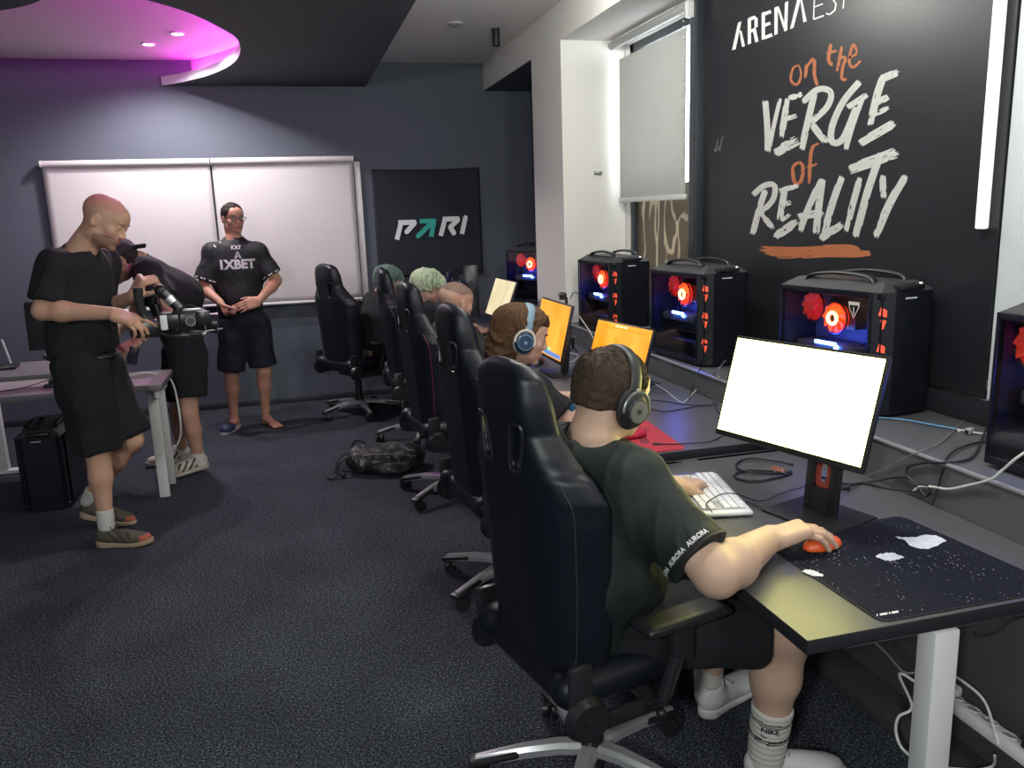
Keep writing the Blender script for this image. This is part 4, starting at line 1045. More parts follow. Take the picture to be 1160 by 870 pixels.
cable('cable', 'grey lead hanging in a small loop by the white screen', [D2(805, 450), D2(797, 440, .80), D2(803, 428, .82), tuple(atx(812, 420, 1.82)), tuple(atx(822, 408, 1.9))], .002, GC)
cable('cable', 'tangled white lead on the desk behind the orange screens', [tuple(atz(634, 404, .768)), tuple(atz(645, 400, .768)), tuple(atz(655, 403, .768)), tuple(atz(648, 410, .768)), tuple(atz(638, 408, .768)), tuple(atz(632, 412, .768))], .003, WC)
t = thing('mini_tripod', 'tiny dark tripod standing on desk between the orange screens', 'tripod', tuple(atz(649, 400, .76)))
b = MB(); b.cyl((0, 0, .03), (0, 0, .10), .011, SATIN); b.build('stem', t)
for k in range(3):
    a = k*2.1; b = MB(); b.tube([(0, 0, .04), (.03*math.cos(a), .03*math.sin(a), .004)], .005, SATIN); b.build('leg', t)
b = MB(); b.box((-.02, -.004, .10), (.02, .004, .106), GC); b.box((-.004, -.02, .106), (.004, .02, .112), GC); b.build('head_plate', t)
# cables and cup between the two window towers
t = thing('cup', 'dark round cup between the two towers by window', 'cup', (1.95, 4.36, ZSILL))
b = MB(); b.cyl((0, 0, 0), (0, 0, .09), .040, SATIN, r2=.046); b.torus((0, 0, .09), .044, .004, GC, ts=6); b.build('body', t)
cable('cable', 'pale cable end sticking out between the window towers', [(2.0, 4.28, .885), (2.04, 4.2, .93), (2.09, 4.15, .97), (2.15, 4.12, .985)], .006, mat('cable_pale', (.5, .5, .5), .4))
cable('cable', 'thin lead behind the webcam running up the pillar corner', [(1.43, 4.18, 1.19), (1.5, 4.3, 1.21), (1.62, 4.5, 1.15), (1.72, 4.6, 1.05), (1.80, 4.62, .93), (1.86, 4.62, .89)], .003, BC)
cable('cable', 'pale lead hanging behind the orange webcam monitor', [(1.46, 4.12, 1.10), (1.52, 4.10, 1.0), (1.56, 4.08, .88), (1.52, 4.03, .80), (1.45, 4.02, .765)], .0028, WC)
t = thing('bottle', 'small blue bottle on the second desk near the red mat', 'bottle', tuple(atz(648, 470, .778)))
b = MB(); b.cyl((0, 0, 0), (0, 0, .05), .012, mat('bottle_blue', (.03, .16, .38), .25)); b.build('body', t)
b = MB(); b.cyl((0, 0, .05), (0, 0, .068), .007, DPLAST); b.build('cap', t)
# ---- power strip and its cords near the floor
b = MB(); b.box((1.70, .2, .0), (XP, YP0-1.2, .05), mat('ledge_brown', (.06, .052, .055), .6), .004)
tag(b.build('trim_plinth_foot'), kind='structure')
t = thing('power_strip', 'white power strip with four sockets beside the desk leg', 'power strip', (1.755, 1.62, .215), 0)
b = MB(); b.box((-.03, -.17, -.022), (.03, .17, .018), WPLAST, .012, mtx=Matrix.Rotation(.25, 4, 'Y'))
Mx = Matrix.Rotation(.25, 4, 'Y'); b.build('body', t)
for k in range(4):
    yy = .125-k*.062; b = MB(); c0 = Mx @ Vector((0, yy, .018)); n_ = (Mx @ Vector((0, 0, 1)))
    b.torus(c0, .020, .002, WC, axis=n_, ts=6); b.cyl(c0-n_*.003, c0+n_*.0006, .018, mat('socket_grey', (.42, .41, .40), .5), seg=20)
    for s in (-1, 1): b.cyl(c0+n_*.0006+Vector((0, s*.007, 0)), c0+n_*.0012+Vector((0, s*.007, 0)), .0028, mat('pin_hole', (.10, .04, .03), .5), seg=8)
    b.build('socket', t)
b = MB(); b.box((-.026, -.20, -.30*0-.215), (.026, -.18, -.02), DPLAST, .003); b.box((-.026, .15, -.215), (.026, .17, -.02), DPLAST, .003); b.build('bracket', t)
b = MB(); c0 = Mx @ Vector((0, -.125, .018)); b.cyl(c0, c0+Vector((.01, 0, .025)), .022, BC, seg=18); b.cyl(c0+Vector((.01, 0, .025)), c0+Vector((.012, 0, .034)), .012, BC, seg=12)
o = b.build('power_plug'); o.location = (1.755, 1.62, .215); tag(o, 'round black power plug pushed into end of white strip', 'plug')
b = MB(); c0 = Mx @ Vector((0, .135, .02)); b.box(c0-Vector((.016, .018, 0)), c0+Vector((.016, .018, .03)), WPLAST, .008); b.tube(catmull([c0+Vector((0, 0, .03)), c0+Vector((-.01, 0, .06)), c0+Vector((-.02, -.05, .075)), c0+Vector((-.01, -.12, .05)), c0+Vector((-.04, -.2, -.02))], 8), .004, WC, seg=8)
o = b.build('power_plug'); o.location = (1.755, 1.62, .215); tag(o, 'white power plug with arched cord at far end of strip', 'plug')
cable('cable', 'white cord looping behind the white desk leg', [(1.72, 1.80, .22), (1.66, 1.86, .26), tuple(aty(1033, 800, 1.75)), tuple(aty(1018, 812, 1.75)), tuple(aty(1015, 830, 1.75)), tuple(aty(1024, 850, 1.72)), tuple(aty(1050, 866, 1.7)), tuple(aty(1100, 872, 1.62)), tuple(aty(1124, 868, 1.6)), tuple(aty(1127, 856, 1.58))], .0042, WC)
cable('cable', 'thin pale cable hanging below the nearest desktop', [tuple(aty(985, 722, 1.62)), tuple(aty(1005, 741, 1.62)), tuple(aty(1022, 760, 1.62)), tuple(aty(1036, 762, 1.62)), tuple(aty(1060, 755, 1.64))], .003, GC)
cable('cable', 'thin black cable sagging under the near desk right corner', [tuple(aty(1103, 716, 1.44)), tuple(aty(1108, 721, 1.44)), tuple(aty(1130, 716, 1.44)), tuple(aty(1148, 702, 1.44)), tuple(aty(1170, 697, 1.44))], .0026, BC)
# ---- left desks: second desk, router, dark gear, paper, white cord
t = desk(-2.5, -1.35, 5.60, 6.20, .765, 'grey topped desk against the pale one, holding the router', 'desks at the left', top=mat('left_desk_top2', (.16, .15, .16), .45), edge=LE, leg_x=-2.05, near_leg=False)
# legs of the pale desk
for (lx, ly, nm) in ((-.885, 5.245, 'a'), (-.885, 5.50, 'b'), (-2.2, 5.3, 'c')):
    b = MB(); b.box((lx-.03, ly-.02, .0), (lx+.03, ly+.02, .705), WMETAL, .004)
    dk = [o for o in COL.objects if o.name.startswith('desk') and o.get('label', '').startswith('pale topped')][0]
    o = b.build('leg'); o.parent = dk; o.matrix_parent_inverse = Matrix.Translation(dk.location).inverted()
t = thing('router', 'black router with white antenna on the left grey desk', 'router', (-1.93, 5.95, .765), .1)
b = MB(); b.box((-.11, -.07, 0), (.13, .07, .03), SATIN, .008); b.build('body', t)
for x_, dx in ((.085, -.03), (-.06, -.03)):
    b = MB(); b.tube([(x_, .03, .03), (x_+dx, .03, .19)], .007, WPLAST, seg=8); b.build('antenna', t)
b = MB(); b.box((-.06, -.0715, .008), (.02, -.069, .018), WPLAST); b.build('label_strip', t)
t = thing('desk_phone', 'black handset gear lying on pale desk behind bald man', 'phone', (-1.36, 5.34, .74), .1)
b = MB(); b.box((-.10, -.05, 0), (.12, .08, .035), SATIN, .012); b.box((-.06, -.02, .03), (.08, .05, .06), SATIN, .012); b.build('body', t)
b = MB(); b.box((-.12, -.10, 0), (.12, -.055, .022), DPLAST, .01); b.build('handset', t)
cable('cable', 'thin dark lead on the pale left desk', [(-1.95, 5.15, .744), (-1.75, 5.2, .744), (-1.6, 5.28, .745), (-1.5, 5.36, .76), (-1.44, 5.38, .775)], .003, BC)
t = thing('paper_sheet', 'pinkish white paper sheet at the end of pale desk', 'paper', (-.935, 5.17, .7405), .03)
b = MB(); b.box((-.07, -.10, 0), (.055, .13, .0012), mat('paper', (.70, .62, .68), .7)); b.build('sheet', t)
cable('cable', 'white cord arching over the pale desk end to floor', [(-1.05, 5.35, .75), (-.95, 5.38, .765), tuple(aty(180, 424, 5.45)), tuple(aty(192, 428, 5.5)), tuple(aty(199, 445, 5.5)), tuple(aty(204, 475, 5.5)), tuple(aty(204, 495, 5.5)), tuple(aty(197, 510, 5.5))], .006, WC)
# ---- camouflage backpack on the carpet
def camo():
    m = mat('camo_cloth', (.02, .02, .022), .7, bump=.2, bscale=90); nt = m.node_tree; bs = nt.nodes['Principled BSDF']; tc = nt.nodes.new('ShaderNodeTexCoord'); n = nt.nodes.new('ShaderNodeTexNoise')
    n.inputs['Scale'].default_value = 13; n.inputs['Detail'].default_value = 1.5; n.inputs['Distortion'].default_value = 1.5; r = nt.nodes.new('ShaderNodeValToRGB'); r.color_ramp.interpolation = 'CONSTANT'; e = r.color_ramp.elements
    e[0].position = 0; e[0].color = (.007, .008, .010, 1); e[1].position = .5; e[1].color = (.03, .03, .034, 1)
    for p, c in ((.56, .09), (.60, .012), (.66, .20), (.72, .02)): x = e.new(p); x.color = (c, c, c*1.05, 1)
    nt.links.new(tc.outputs['Object'], n.inputs['Vector']); nt.links.new(n.outputs['Fac'], r.inputs['Fac']); nt.links.new(r.outputs['Color'], bs.inputs['Base Color']); return m
t = thing('backpack', 'dark camouflage backpack lying flat on the carpet', 'backpack', (.47, 5.30, 0), math.radians(-8))
F = Field((-.34, -.24, -.02), (.34, .24, .26), .008)
F.ell((.02, 0, .08), (.25, .16, .10), k=.03); F.ell((-.12, -.01, .09), (.12, .13, .085), k=.04); F.ell((.14, .02, .085), (.13, .12, .08), k=.04)
F.add(lambda P: .008*fnoise(P, 26, 4)+.004*fnoise(P, 60, 5)); F.plane((0, 0, .004), (0, 0, -1))
mesh_obj('bag_body', [F.mesh()], [camo()], t)
F = Field((-.34, -.24, -.02), (.34, .24, .26), .008)
F.ell((.06, -.15, .05), (.13, .045, .045), k=.02); F.add(lambda P: .005*fnoise(P, 40, 8)); F.plane((0, 0, .004), (0, 0, -1))
mesh_obj('front_pocket', [F.mesh()], [camo()], t)
b = MB(); b.tube(catmull([(-.20, -.05, .13), (-.27, -.10, .10), (-.30, -.13, .03), (-.34, -.16, .012)], 6), .014, FABC, seg=8, flat=(.5, 1.4)); b.tube(catmull([(-.20, .06, .13), (-.28, .05, .09), (-.30, -.02, .02), (-.24, -.15, .012)], 6), .014, FABC, seg=8, flat=(.5, 1.4)); b.build('shoulder_strap', t)
b = MB(); b.tube(catmull([(-.10, 0, .175), (-.13, 0, .205), (-.17, .01, .205), (-.20, .01, .165)], 6), .008, FABC, seg=8); b.build('grab_handle', t)
b = MB(); b.tube(catmull([(-.2, -.1, .12), (-.05, -.14, .15), (.10, -.15, .14), (.22, -.10, .11)], 6), .004, GC, seg=6); b.build('zip', t)
# ================================================================ people
V3 = lambda *a: np.array(a, float)
def nrm(v): v = np.array(v, float); return v/np.linalg.norm(v)
def skinmat(name, c, rough=.5): return mat(name, c, rough, sss=.12, bump=.06, bscale=500, var=.07, vscale=30, spec=.35)
EYEW = mat('eye_white', (.36, .33, .31), .4); IRIS = mat('eye_iris', (.05, .035, .025), .2)
def capcut(F, a, b, ra, rb, k=.02, cuts=(), flat=None, amp=0, seed=0, mode='add'):
    a = np.array(a, float); b = np.array(b, float); R = max(ra, rb)
    def fn(P):
        Q = P-a; ab = b-a
        if flat is not None:
            n = nrm(flat[0]); f = flat[1]; Q = Q+(Q@n)[..., None]*n*(1/f-1); ab = ab+(ab@n)*n*(1/f-1)
        t = np.clip((Q@ab)/max(ab@ab, 1e-9), 0, 1)
        d = np.linalg.norm(Q-t[..., None]*ab, axis=-1)-(ra+(rb-ra)*t)
        if flat is not None: d = d*min(1, flat[1]*1.3)
        for p, n in cuts: d = smax(d, (P-np.array(p))@nrm(n), .008)
        return d
    return F.op(fn, np.minimum(a, b)-R, np.maximum(a, b)+R, k, mode)
# ---- head in its own frame: x right, y forward, z up
class Frame:
    def __init__(s, c, fwd, up=(0, 0, 1), sc=1.): s.c = np.array(c, float); s.B = basis(fwd, up); s.s = sc
    def __call__(s, x, y, z): return s.c+s.B@np.array([x, y, z])*s.s
    def d(s, x, y, z): return s.B@np.array([x, y, z], float)
    def inv(s, P): return (P-s.c)@s.B/s.s
    def M(s): m = Matrix.Identity(4); m[0][:3] = s.B[0]; m[1][:3] = s.B[1]; m[2][:3] = s.B[2]; return Matrix.Translation(s.c) @ m @ Matrix.Scale(s.s, 4)
def hell(F, H, c, r, k=.02, mode='add', tilt=None):
    B = H.B
    if tilt is not None: B = B@np.array(Matrix.Rotation(tilt[0], 3, tilt[1]))
    return F.ell(H(*c), np.array(r)*H.s, rot=B, k=k*H.s, mode=mode)
def hcap(F, H, a, b, ra, rb, k=.01, mode='add'): return F.cap(H(*a), H(*b), ra*H.s, rb*H.s, k*H.s, mode)
def head_prims(F, H, detail=True, jaw=1., chub=0., lids=False):
    hell(F, H, (0, -.016, .036), (.0755, .098, .080), .0)
    hell(F, H, (0, .018, -.025), (.062+chub*.006, .074, .080), .03)
    hell(F, H, (0, .030, -.070), ((.048+chub*.008)*jaw, .050, .038), .025)
    for s in (-1, 1):
        hell(F, H, (s*.050, -.002, -.060), (.018*jaw, .034, .030), .02)
        hell(F, H, (s*.040, .058, -.022), (.020, .020, .020), .02)
    hell(F, H, (0, .076, -.094), (.020, .015, .015), .015)
    hell(F, H, (0, .060, .045), (.048, .030, .036), .03)
    if not detail:
        hcap(F, H, (0, .086, .01), (0, .106, -.028), .008, .011, .01)
    else:
        hcap(F, H, (-.030, .079, .024), (.030, .079, .024), .011, .011, .012)
        for s in (-1, 1): hell(F, H, (s*.031, .096, .006), (.018, .015, .0115), .012, 'sub')
        hcap(F, H, (0, .083, .016), (0, .104, -.026), .0075, .0105, .010)
        for s in (-1, 1):
            hell(F, H, (s*.0105, .097, -.030), (.008, .010, .0075), .006)
            hell(F, H, (s*.031, .0760, .006), (.0128, .0128, .0128), .0)
            hcap(F, H, (s*.018, .084, .012), (s*.044, .079, .011), .0035, .003, .004)
            if lids: hell(F, H, (s*.031, .0772, .007), (.0135, .0133, .0128), .002)
            hcap(F, H, (s*.020, .084, -.001), (s*.042, .079, -.001), .003, .003, .004)
        hell(F, H, (0, .081, -.058), (.026, .014, .018), .012)
        hcap(F, H, (-.020, .087, -.056), (.020, .087, -.056), .0035, .0035, .006); hcap(F, H, (0, .092, -.055), (0, .092, -.055), .005, .005, .006)
        hcap(F, H, (-.015, .087, -.066), (.015, .087, -.066), .0052, .0052, .006)
        hcap(F, H, (-.022, .097, -.0605), (.022, .097, -.0605), .0022, .0022, .003, 'sub')
    for s in (-1, 1):
        hell(F, H, (s*.0775, -.008, -.008), (.0075, .019, .031), .008, tilt=(s*.3, 'Z'))
        hell(F, H, (s*.0865, -.004, -.002), (.006, .010, .018), .005, 'sub')
def head_mats(H, skin, lip, scalp=None, beard=None, lids=False):
    ms = [skin, lip, EYEW, IRIS] + ([scalp] if scalp else [skin]) + ([beard] if beard else [skin])
    def fn(C):
        Q = H.inv(C); x, y, z = np.abs(Q[:, 0]), Q[:, 1], Q[:, 2]; m = np.zeros(len(C), int)
        if scalp: m[(z > .03-.35*np.clip(y-.02, -.2, .02)) & (y < .075) & (np.abs(z) < .3) & (x < .09) & ((z > .055) | (y < -.0)) & (z > -.055+.6*np.maximum(y+.02, 0)) & (x < .074+0*z)] = 4
        if beard: m[(z < -.044-.28*np.clip(.06-y, 0, .06)) & (z > -.128) & (y > .005) & (x < .07) & (y < .115)] = 5
        m[(x < .021) & (z < -.051) & (z > -.0705) & (y > .085)] = 1
        e = np.sqrt((x-.031)**2+(y-.0760)**2+(z-.006)**2) < .0136
        if lids: return m
        m[e & (y > .07)] = 2; m[e & ((x-.031)**2+(z-.005)**2 < .0058**2) & (y > .07)] = 3
        return m
    return ms, fn
# ---- hand: d fingers direction, n palm normal
def hand(F, w, d, n, right=True, curl=(.35, .5, .4), thumb=.5, sc=1., spread=.10, curls=None, thumb_curl=.3, k=.007):
    d = nrm(d); n = np.array(n, float); n = nrm(n-d*(n@d)); side = np.cross(d, n)*(1 if right else -1)      # thumb side
    w = np.array(w, float); B = np.stack([side, d, n], 1)
    pc = w+d*.052*sc
    F.rbox(pc, V3(.041, .050, .0145)*sc, .0135*sc, rot=B, k=.022)
    F.ell(w+d*.035*sc+side*.020*sc+n*.010*sc, V3(.022, .036, .014)*sc, rot=B, k=.014)       # thumb mound
    F.ell(w+d*.035*sc-side*.024*sc+n*.008*sc, V3(.014, .036, .011)*sc, rot=B, k=.014)
    L = [(.030, .044, .026, .022), (.0105, .049, .029, .023), (-.0095, .046, .027, .022), (-.029, .036, .021, .020)]
    for i, (off, l1, l2, l3) in enumerate(L):
        cu = curls[i] if curls else curl
        base = w+(d*(.094-(.004 if i == 0 else .0)-(.009 if i == 3 else 0))+side*off)*sc
        dd = nrm(d+side*(.02-i*.033)*spread*10*.35); nn = nrm(n-dd*(n@dd)); a = 0; p = base-dd*.012*sc; r = (.0092, .0094, .0090, .0080)[i]*sc
        for j, l in enumerate((l1, l2, l3)):
            a += cu[j]; q = p+(dd*math.cos(a)+nn*math.sin(a))*(l+(.012 if j == 0 else 0))*sc
            F.cap(p, q, r*(1.04-.07*j), r*(.99-.08*j), k=k if j == 0 else .003); p = q
    tb = w+(d*.022+side*.028+n*.008)*sc; td = nrm(d*.72+side*(.72-.5*thumb_curl)+n*thumb)
    p1 = tb+td*.040*sc; td2 = nrm(td+d*.35+n*thumb_curl*.8-side*thumb_curl*.5); p2 = p1+td2*.031*sc; td3 = nrm(td2+d*.2+n*thumb_curl*.5-side*thumb_curl*.3); p3 = p2+td3*.024*sc
    F.cap(tb, p1, .0140*sc, .0110*sc, k=.012); F.cap(p1, p2, .0110*sc, .0100*sc, k=.004); F.cap(p2, p3, .0100*sc, .0082*sc, k=.003)
def limb_arm(F, s, e, w, sc=1., endcut=.0, k=.02):
    s, e, w = map(lambda q: np.array(q, float), (s, e, w)); f = nrm(w-e); w2 = w-f*endcut; rw = .028+.016*endcut/max(.72*np.linalg.norm(w-e), .05)
    F.cap(s, e, .047*sc, .040*sc, k); F.cap(e, e+(w-e)*.28, .039*sc, .044*sc, .03); F.cap(e+(w-e)*.28, w2, .044*sc, rw*sc, .03)
def limb_leg(F, h, kn, a, sc=1., k=.03):
    h, kn, a = map(lambda q: np.array(q, float), (h, kn, a)); ax = nrm(a-kn)
    F.cap(h, kn, .085*sc, .056*sc, k); th = nrm(kn-h)
    back = nrm(-(th-ax*(th@ax))) if abs(th@ax) < .97 else V3(0, 0, 0)
    F.cap(kn, kn+ax*.03, .056*sc, .052*sc, .02); F.cap(kn, kn+(a-kn)*.35, .050*sc, .054*sc, .02); F.ell(kn+(a-kn)*.30+back*.018*sc, V3(.046, .046, .10)*sc, rot=basis(back if back.any() else (1, 0, .001), ax), k=.03)
    F.cap(kn+(a-kn)*.35, a, .050*sc, .033*sc, .02)
def body_mesh(parent, boxes, skin_mats, matfn, name='body', smooth_it=1):
    parts = [F.mesh() for F in boxes if (F.v < 0).any()]
    return mesh_obj(name, parts, skin_mats, parent, matfn, smooth_it)
def bounds(pts, pad): pts = np.array(pts); return pts.min(0)-pad, pts.max(0)+pad
def torso(F, p, c, nk, sL, sR, fwd, bulk=1., infl=0., belly=0., k=.05, sh=.050):
    p, c, nk, sL, sR = map(lambda q: np.array(q, float), (p, c, nk, sL, sR))
    F.cap(p, c, (.150+infl)*bulk, (.165+infl)*bulk, k, flat=(fwd, .68))
    F.cap(c, (sL+sR)/2*.6+c*.4, (.165+infl)*bulk, (.145+infl)*bulk, k, flat=(fwd, .68))
    F.cap(sL, sR, sh+infl, sh+infl, .05); F.cap((sL+sR)/2, nk, .075+infl*.6, .058+infl*.4, .04)
    if belly: F.ell(p*.62+c*.38+nrm(fwd)*.035, V3(.15, .12, .14)*(1+infl)*bulk*belly, rot=basis(fwd, c-p), k=.06)
def tshirt(name, parent, m, P, fwd, bulk=1., infl=.018, res=.009, sleeve=.62, sleeve_r=.075, hem=None, neck_r=.068, folds=.005, seed=1, belly=0., k=.05, extra=None, m2=None, matfn=None, sh=.060, neck_pt=None, cuffs_r=None, sr0=.064):
    """P: dict of joints. Returns (object, field)"""
    p, c, nk, sL, sR, eL, eR = [np.array(P[q], float) for q in ('p', 'c', 'n', 'sL', 'sR', 'eL', 'eR')]
    lo, hi = bounds([p, c, nk, sL, sR, sL+(eL-sL)*sleeve, sR+(eR-sR)*sleeve], .24)
    F = Field(lo, hi, res)
    torso(F, p, c, nk, sL, sR, fwd, bulk, infl, belly, k, sh)
    if extra: extra(F)
    # hem first, so sleeves are not cut by it
    if hem is None: hem = (p-nrm(c-p)*.05, p-c)
    F.plane(hem[0], hem[1], .006)
    cr = cuffs_r or sleeve_r*1.02
    for s_, e_ in ((sL, eL), (sR, eR)):
        d = nrm(e_-s_); q = s_+(e_-s_)*sleeve
        capcut(F, s_-d*.005-V3(0, 0, .012), q+d*.05, sr0+infl*.4, cr, k=.05, cuts=[(q, d)])
    nd = nrm(nk-(sL+sR)/2+V3(0, 0, .02)); npt = nk if neck_pt is None else np.array(neck_pt)
    F.cap(npt-nd*.035, npt+nd*.16, neck_r, neck_r*1.1, .006, 'sub')
    F.rbox(npt+nd*(.022+.15), (.125, .125, .15), .02, rot=basis((nd[1], -nd[0]+.001, 0) if abs(nd[2]) < .5 else (1, 0, 0), nd), k=.01, mode='sub')
    def fold(Q):
        a = fnoise(Q, 22, seed)*.5+fnoise(Q*np.array([1, 1, .55]), 42, seed+3)*.35
        r = 1-np.abs(fnoise(Q*np.array([1., 1., .6]), 17, seed+7)); return folds*(a-.8*np.clip(r, 0, 1)**4)
    F.add(fold)
    return mesh_obj(name, [F.mesh()], [m]+([m2] if m2 else []), parent, matfn), F
def shorts(parent, m, p, hips, knees, frac, r_top=.115, r_hem=.095, res=.010, seed=2, folds=.004, name='shorts', waist=None, fwd=(1, 0, 0), bulk=1., flat=.75):
    p = np.array(p, float); pts = [p]
    for h, kn, f in zip(hips, knees, frac): pts += [np.array(h), np.array(h)+(np.array(kn)-np.array(h))*f]
    lo, hi = bounds(pts, .22); F = Field(lo, hi, res)
    F.ell(p, V3(.175, .125, .12)*bulk, rot=basis(fwd), k=.04)
    for h, kn, f in zip(hips, knees, frac):
        h = np.array(h, float); kn = np.array(kn, float); d = nrm(kn-h); q = h+(kn-h)*f
        capcut(F, h, q+d*.06, r_top, r_hem, k=.03, cuts=[(q, d)])
    if waist is not None: F.plane(waist[0], waist[1], .006)
    F.add(lambda Q: folds*(fnoise(Q, 20, seed)*.6+fnoise(Q*np.array([1, 1, .5]), 38, seed+1)*.4-.7*np.clip(1-np.abs(fnoise(Q*np.array([1, 1, .7]), 14, seed+5)), 0, 1)**4))
    return mesh_obj(name, [F.mesh()], [m], parent), F
def shoe(parent, heel, fwd, up=(0, 0, 1), L=.29, upper=None, sole=None, lace=None, accent=None, toe_m=None, opening=True, sock=None, stripes=False, res=.0055, kind='shoe', chunky=1.):
    """heel: point on the ground under the heel; local y along the foot"""
    H = Frame(heel, fwd, up, L/.29)
    lo, hi = bounds([H(-.07, -.04, -.01), H(.07, .32, .14), H(-.07, .32, -.01), H(.07, -.04, .14), H(-.07, -.04, .14), H(.07, .32, .14)], .02)
    F = Field(lo, hi, res)
    hell(F, H, (0, .045, .060), (.037, .050, .050), .02); hell(F, H, (0, .12, .050), (.038, .085, .040), .03); hell(F, H, (0, .205, .040), (.046, .075, .032), .03)
    hcap(F, H, (0, .055, .075), (0, .055, .105), .038, .036, .02)
    if opening: hcap(F, H, (0, .055, .092), (0, .045, .16), .029, .034, .006, 'sub')
    F.plane(H(0, 0, .022), H.d(0, 0, -1))
    me, fn = [upper or WPLAST], None
    if accent or toe_m:
        me += [accent or upper, toe_m or upper]
        def fn(C):
            Q = H.inv(C); m_ = np.zeros(len(C), int); 
            if accent: m_[(np.abs(np.sin((Q[:, 1]+Q[:, 2]*.8)*75)) > .80) & (Q[:, 1] > .07) & (Q[:, 1] < .19) & (np.abs(Q[:, 0]) > .018)] = 1
            if toe_m: m_[(Q[:, 1] > .235) & (Q[:, 2] < .06)] = 2; 
            return m_
    o = mesh_obj(kind, [F.mesh()], me, parent, fn)
    F = Field(lo, hi, res)
    th = .015*chunky
    def sf(P):
        Q = H.inv(P); y = Q[..., 1]; w = np.interp(y, [-.005, .03, .10, .17, .23, .275, .292], [.020, .038, .036, .043, .047, .032, .012])
        zt = th+.008+.006*np.cos(y*20); z0 = np.interp(y, [0, .2, .29], [0, 0, .012])
        d = smax(np.abs(Q[..., 0])-w, np.maximum(-.004-y, y-.292), .02); return smax(d, np.maximum(z0-Q[..., 2], Q[..., 2]-zt), .008)*H.s
    F.op(sf, lo, hi, 0, pad=0)
    mesh_obj('sole', [F.mesh()], [sole or WPLAST], o)
    if lace:
        b = MB()
        for k in range(5):
            y = .105+k*.021; z = .098-k*.0095
            b.tube([H(-.021, y, z-.012), H(-.010, y+.004, z-.001), H(.010, y-.002, z), H(.021, y+.004, z-.012)], .0032, lace, seg=6)
        b.tube(catmull([H(0, .10, .104), H(.03, .09, .115), H(.034, .11, .10), H(0, .105, .103), H(-.03, .095, .113), H(-.032, .115, .098), H(0, .105, .104)], 4), .0026, lace, seg=5); b.build('laces', o)
    return o, H
def sock(parent, a, b_, ra, rb, m, res=.006, stripe=None, stripes=()):
    a = np.array(a, float); b_ = np.array(b_, float); lo, hi = bounds([a, b_], .09); F = Field(lo, hi, res); d = nrm(b_-a)
    capcut(F, a, b_+d*.03, ra, rb, cuts=[(b_, d)]); F.add(lambda P: .0012*np.sin(((P-a)@d)*330))
    def fn(C):
        t = (C-a)@d; m_ = np.zeros(len(C), int)
        for t0, t1 in stripes: m_[(t > t0) & (t < t1)] = 1
        return m_
    o = mesh_obj('sock', [F.mesh()], [m]+([stripe] if stripe else []), parent, fn if stripe else None)
    return o, F
def decal(name, parent, F, me, origin, right, up, direc, m, lift=.0025, maxd=.3, sub=0):
    """flat lettering laid on the cloth"""
    if sub:
        bm = bmesh.new(); bm.from_mesh(me); bmesh.ops.subdivide_edges(bm, edges=bm.edges, cuts=sub); bmesh.ops.triangulate(bm, faces=bm.faces); bm.to_mesh(me); bm.free()
    o_ = np.array(origin, float); right = nrm(right); up = nrm(up); direc = nrm(direc)
    for v in me.vertices:
        p = o_+right*v.co.x+up*v.co.y-direc*.32; v.co = F.project(p, direc, lift, .6)
    me.materials.clear(); me.materials.append(m); me.update()
    return link(bpy.data.objects.new(name, me), parent)
def polymesh(polys):
    bm = bmesh.new()
    for p in polys: bm.faces.new([bm.verts.new((x, y, 0)) for x, y in p])
    me = bpy.data.meshes.new('d'); bm.to_mesh(me); bm.free(); return me
def hair_mat(name, c, var=.5, rough=.7, c2=None):
    m = mat(name, c, rough, spec=.15); nt = m.node_tree; bs = nt.nodes['Principled BSDF']; tc = nt.nodes.new('ShaderNodeTexCoord'); n = nt.nodes.new('ShaderNodeTexNoise'); n.inputs['Scale'].default_value = 160; n.inputs['Detail'].default_value = 2
    mx = nt.nodes.new('ShaderNodeMix'); mx.data_type = 'RGBA'; mx.inputs[6].default_value = (*[x*(1-var) for x in c], 1); mx.inputs[7].default_value = (*(c2 or [min(1, x*(1+var)) for x in c]), 1)
    L = nt.links.new; L(tc.outputs['Object'], n.inputs['Vector']); L(n.outputs['Fac'], mx.inputs[0]); L(mx.outputs[2], bs.inputs['Base Color'])
    bp = nt.nodes.new('ShaderNodeBump'); bp.inputs['Strength'].default_value = .6; bp.inputs['Distance'].default_value = .002; L(n.outputs['Fac'], bp.inputs['Height']); L(bp.outputs['Normal'], bs.inputs['Normal']); return m
def hair_cap(parent, H, m, thick=.008, line=None, res=.0045, rough=.003, seed=3, name='hair', extra=None, mats=None, matfn=None):
    lo, hi = bounds([H(x, y, z) for x in (-.11, .11) for y in (-.14, .12) for z in (-.13, .16)], .01); F = Field(lo, hi, res)
    hell(F, H, (0, -.016, .036), (.0755+thick, .098+thick, .080+thick), .0)
    hell(F, H, (0, -.03, -.01), (.066+thick, .078+thick, .080), .02)
    def cut(P):
        Q = H.inv(P); x, y, z = np.abs(Q[..., 0]), Q[..., 1], Q[..., 2]
        f = line(x, y, z) if line else np.maximum(-.035+1.05*np.maximum(y+.02, 0)-z, y-.078)
        return f*H.s
    sl, P = F.pts(); F.v = smax(F.v, cut(P).astype(np.float32), .008)
    # carve round the ears
    for s in (-1, 1): hell(F, H, (s*.082, .004, -.012), (.018, .026, .040), .006, 'sub')
    if extra: extra(F)
    F.add(lambda P: rough*fnoise(P, 95, seed)+rough*.6*fnoise(P, 210, seed+1))
    return mesh_obj(name, [F.mesh()], mats or [m], parent, matfn)
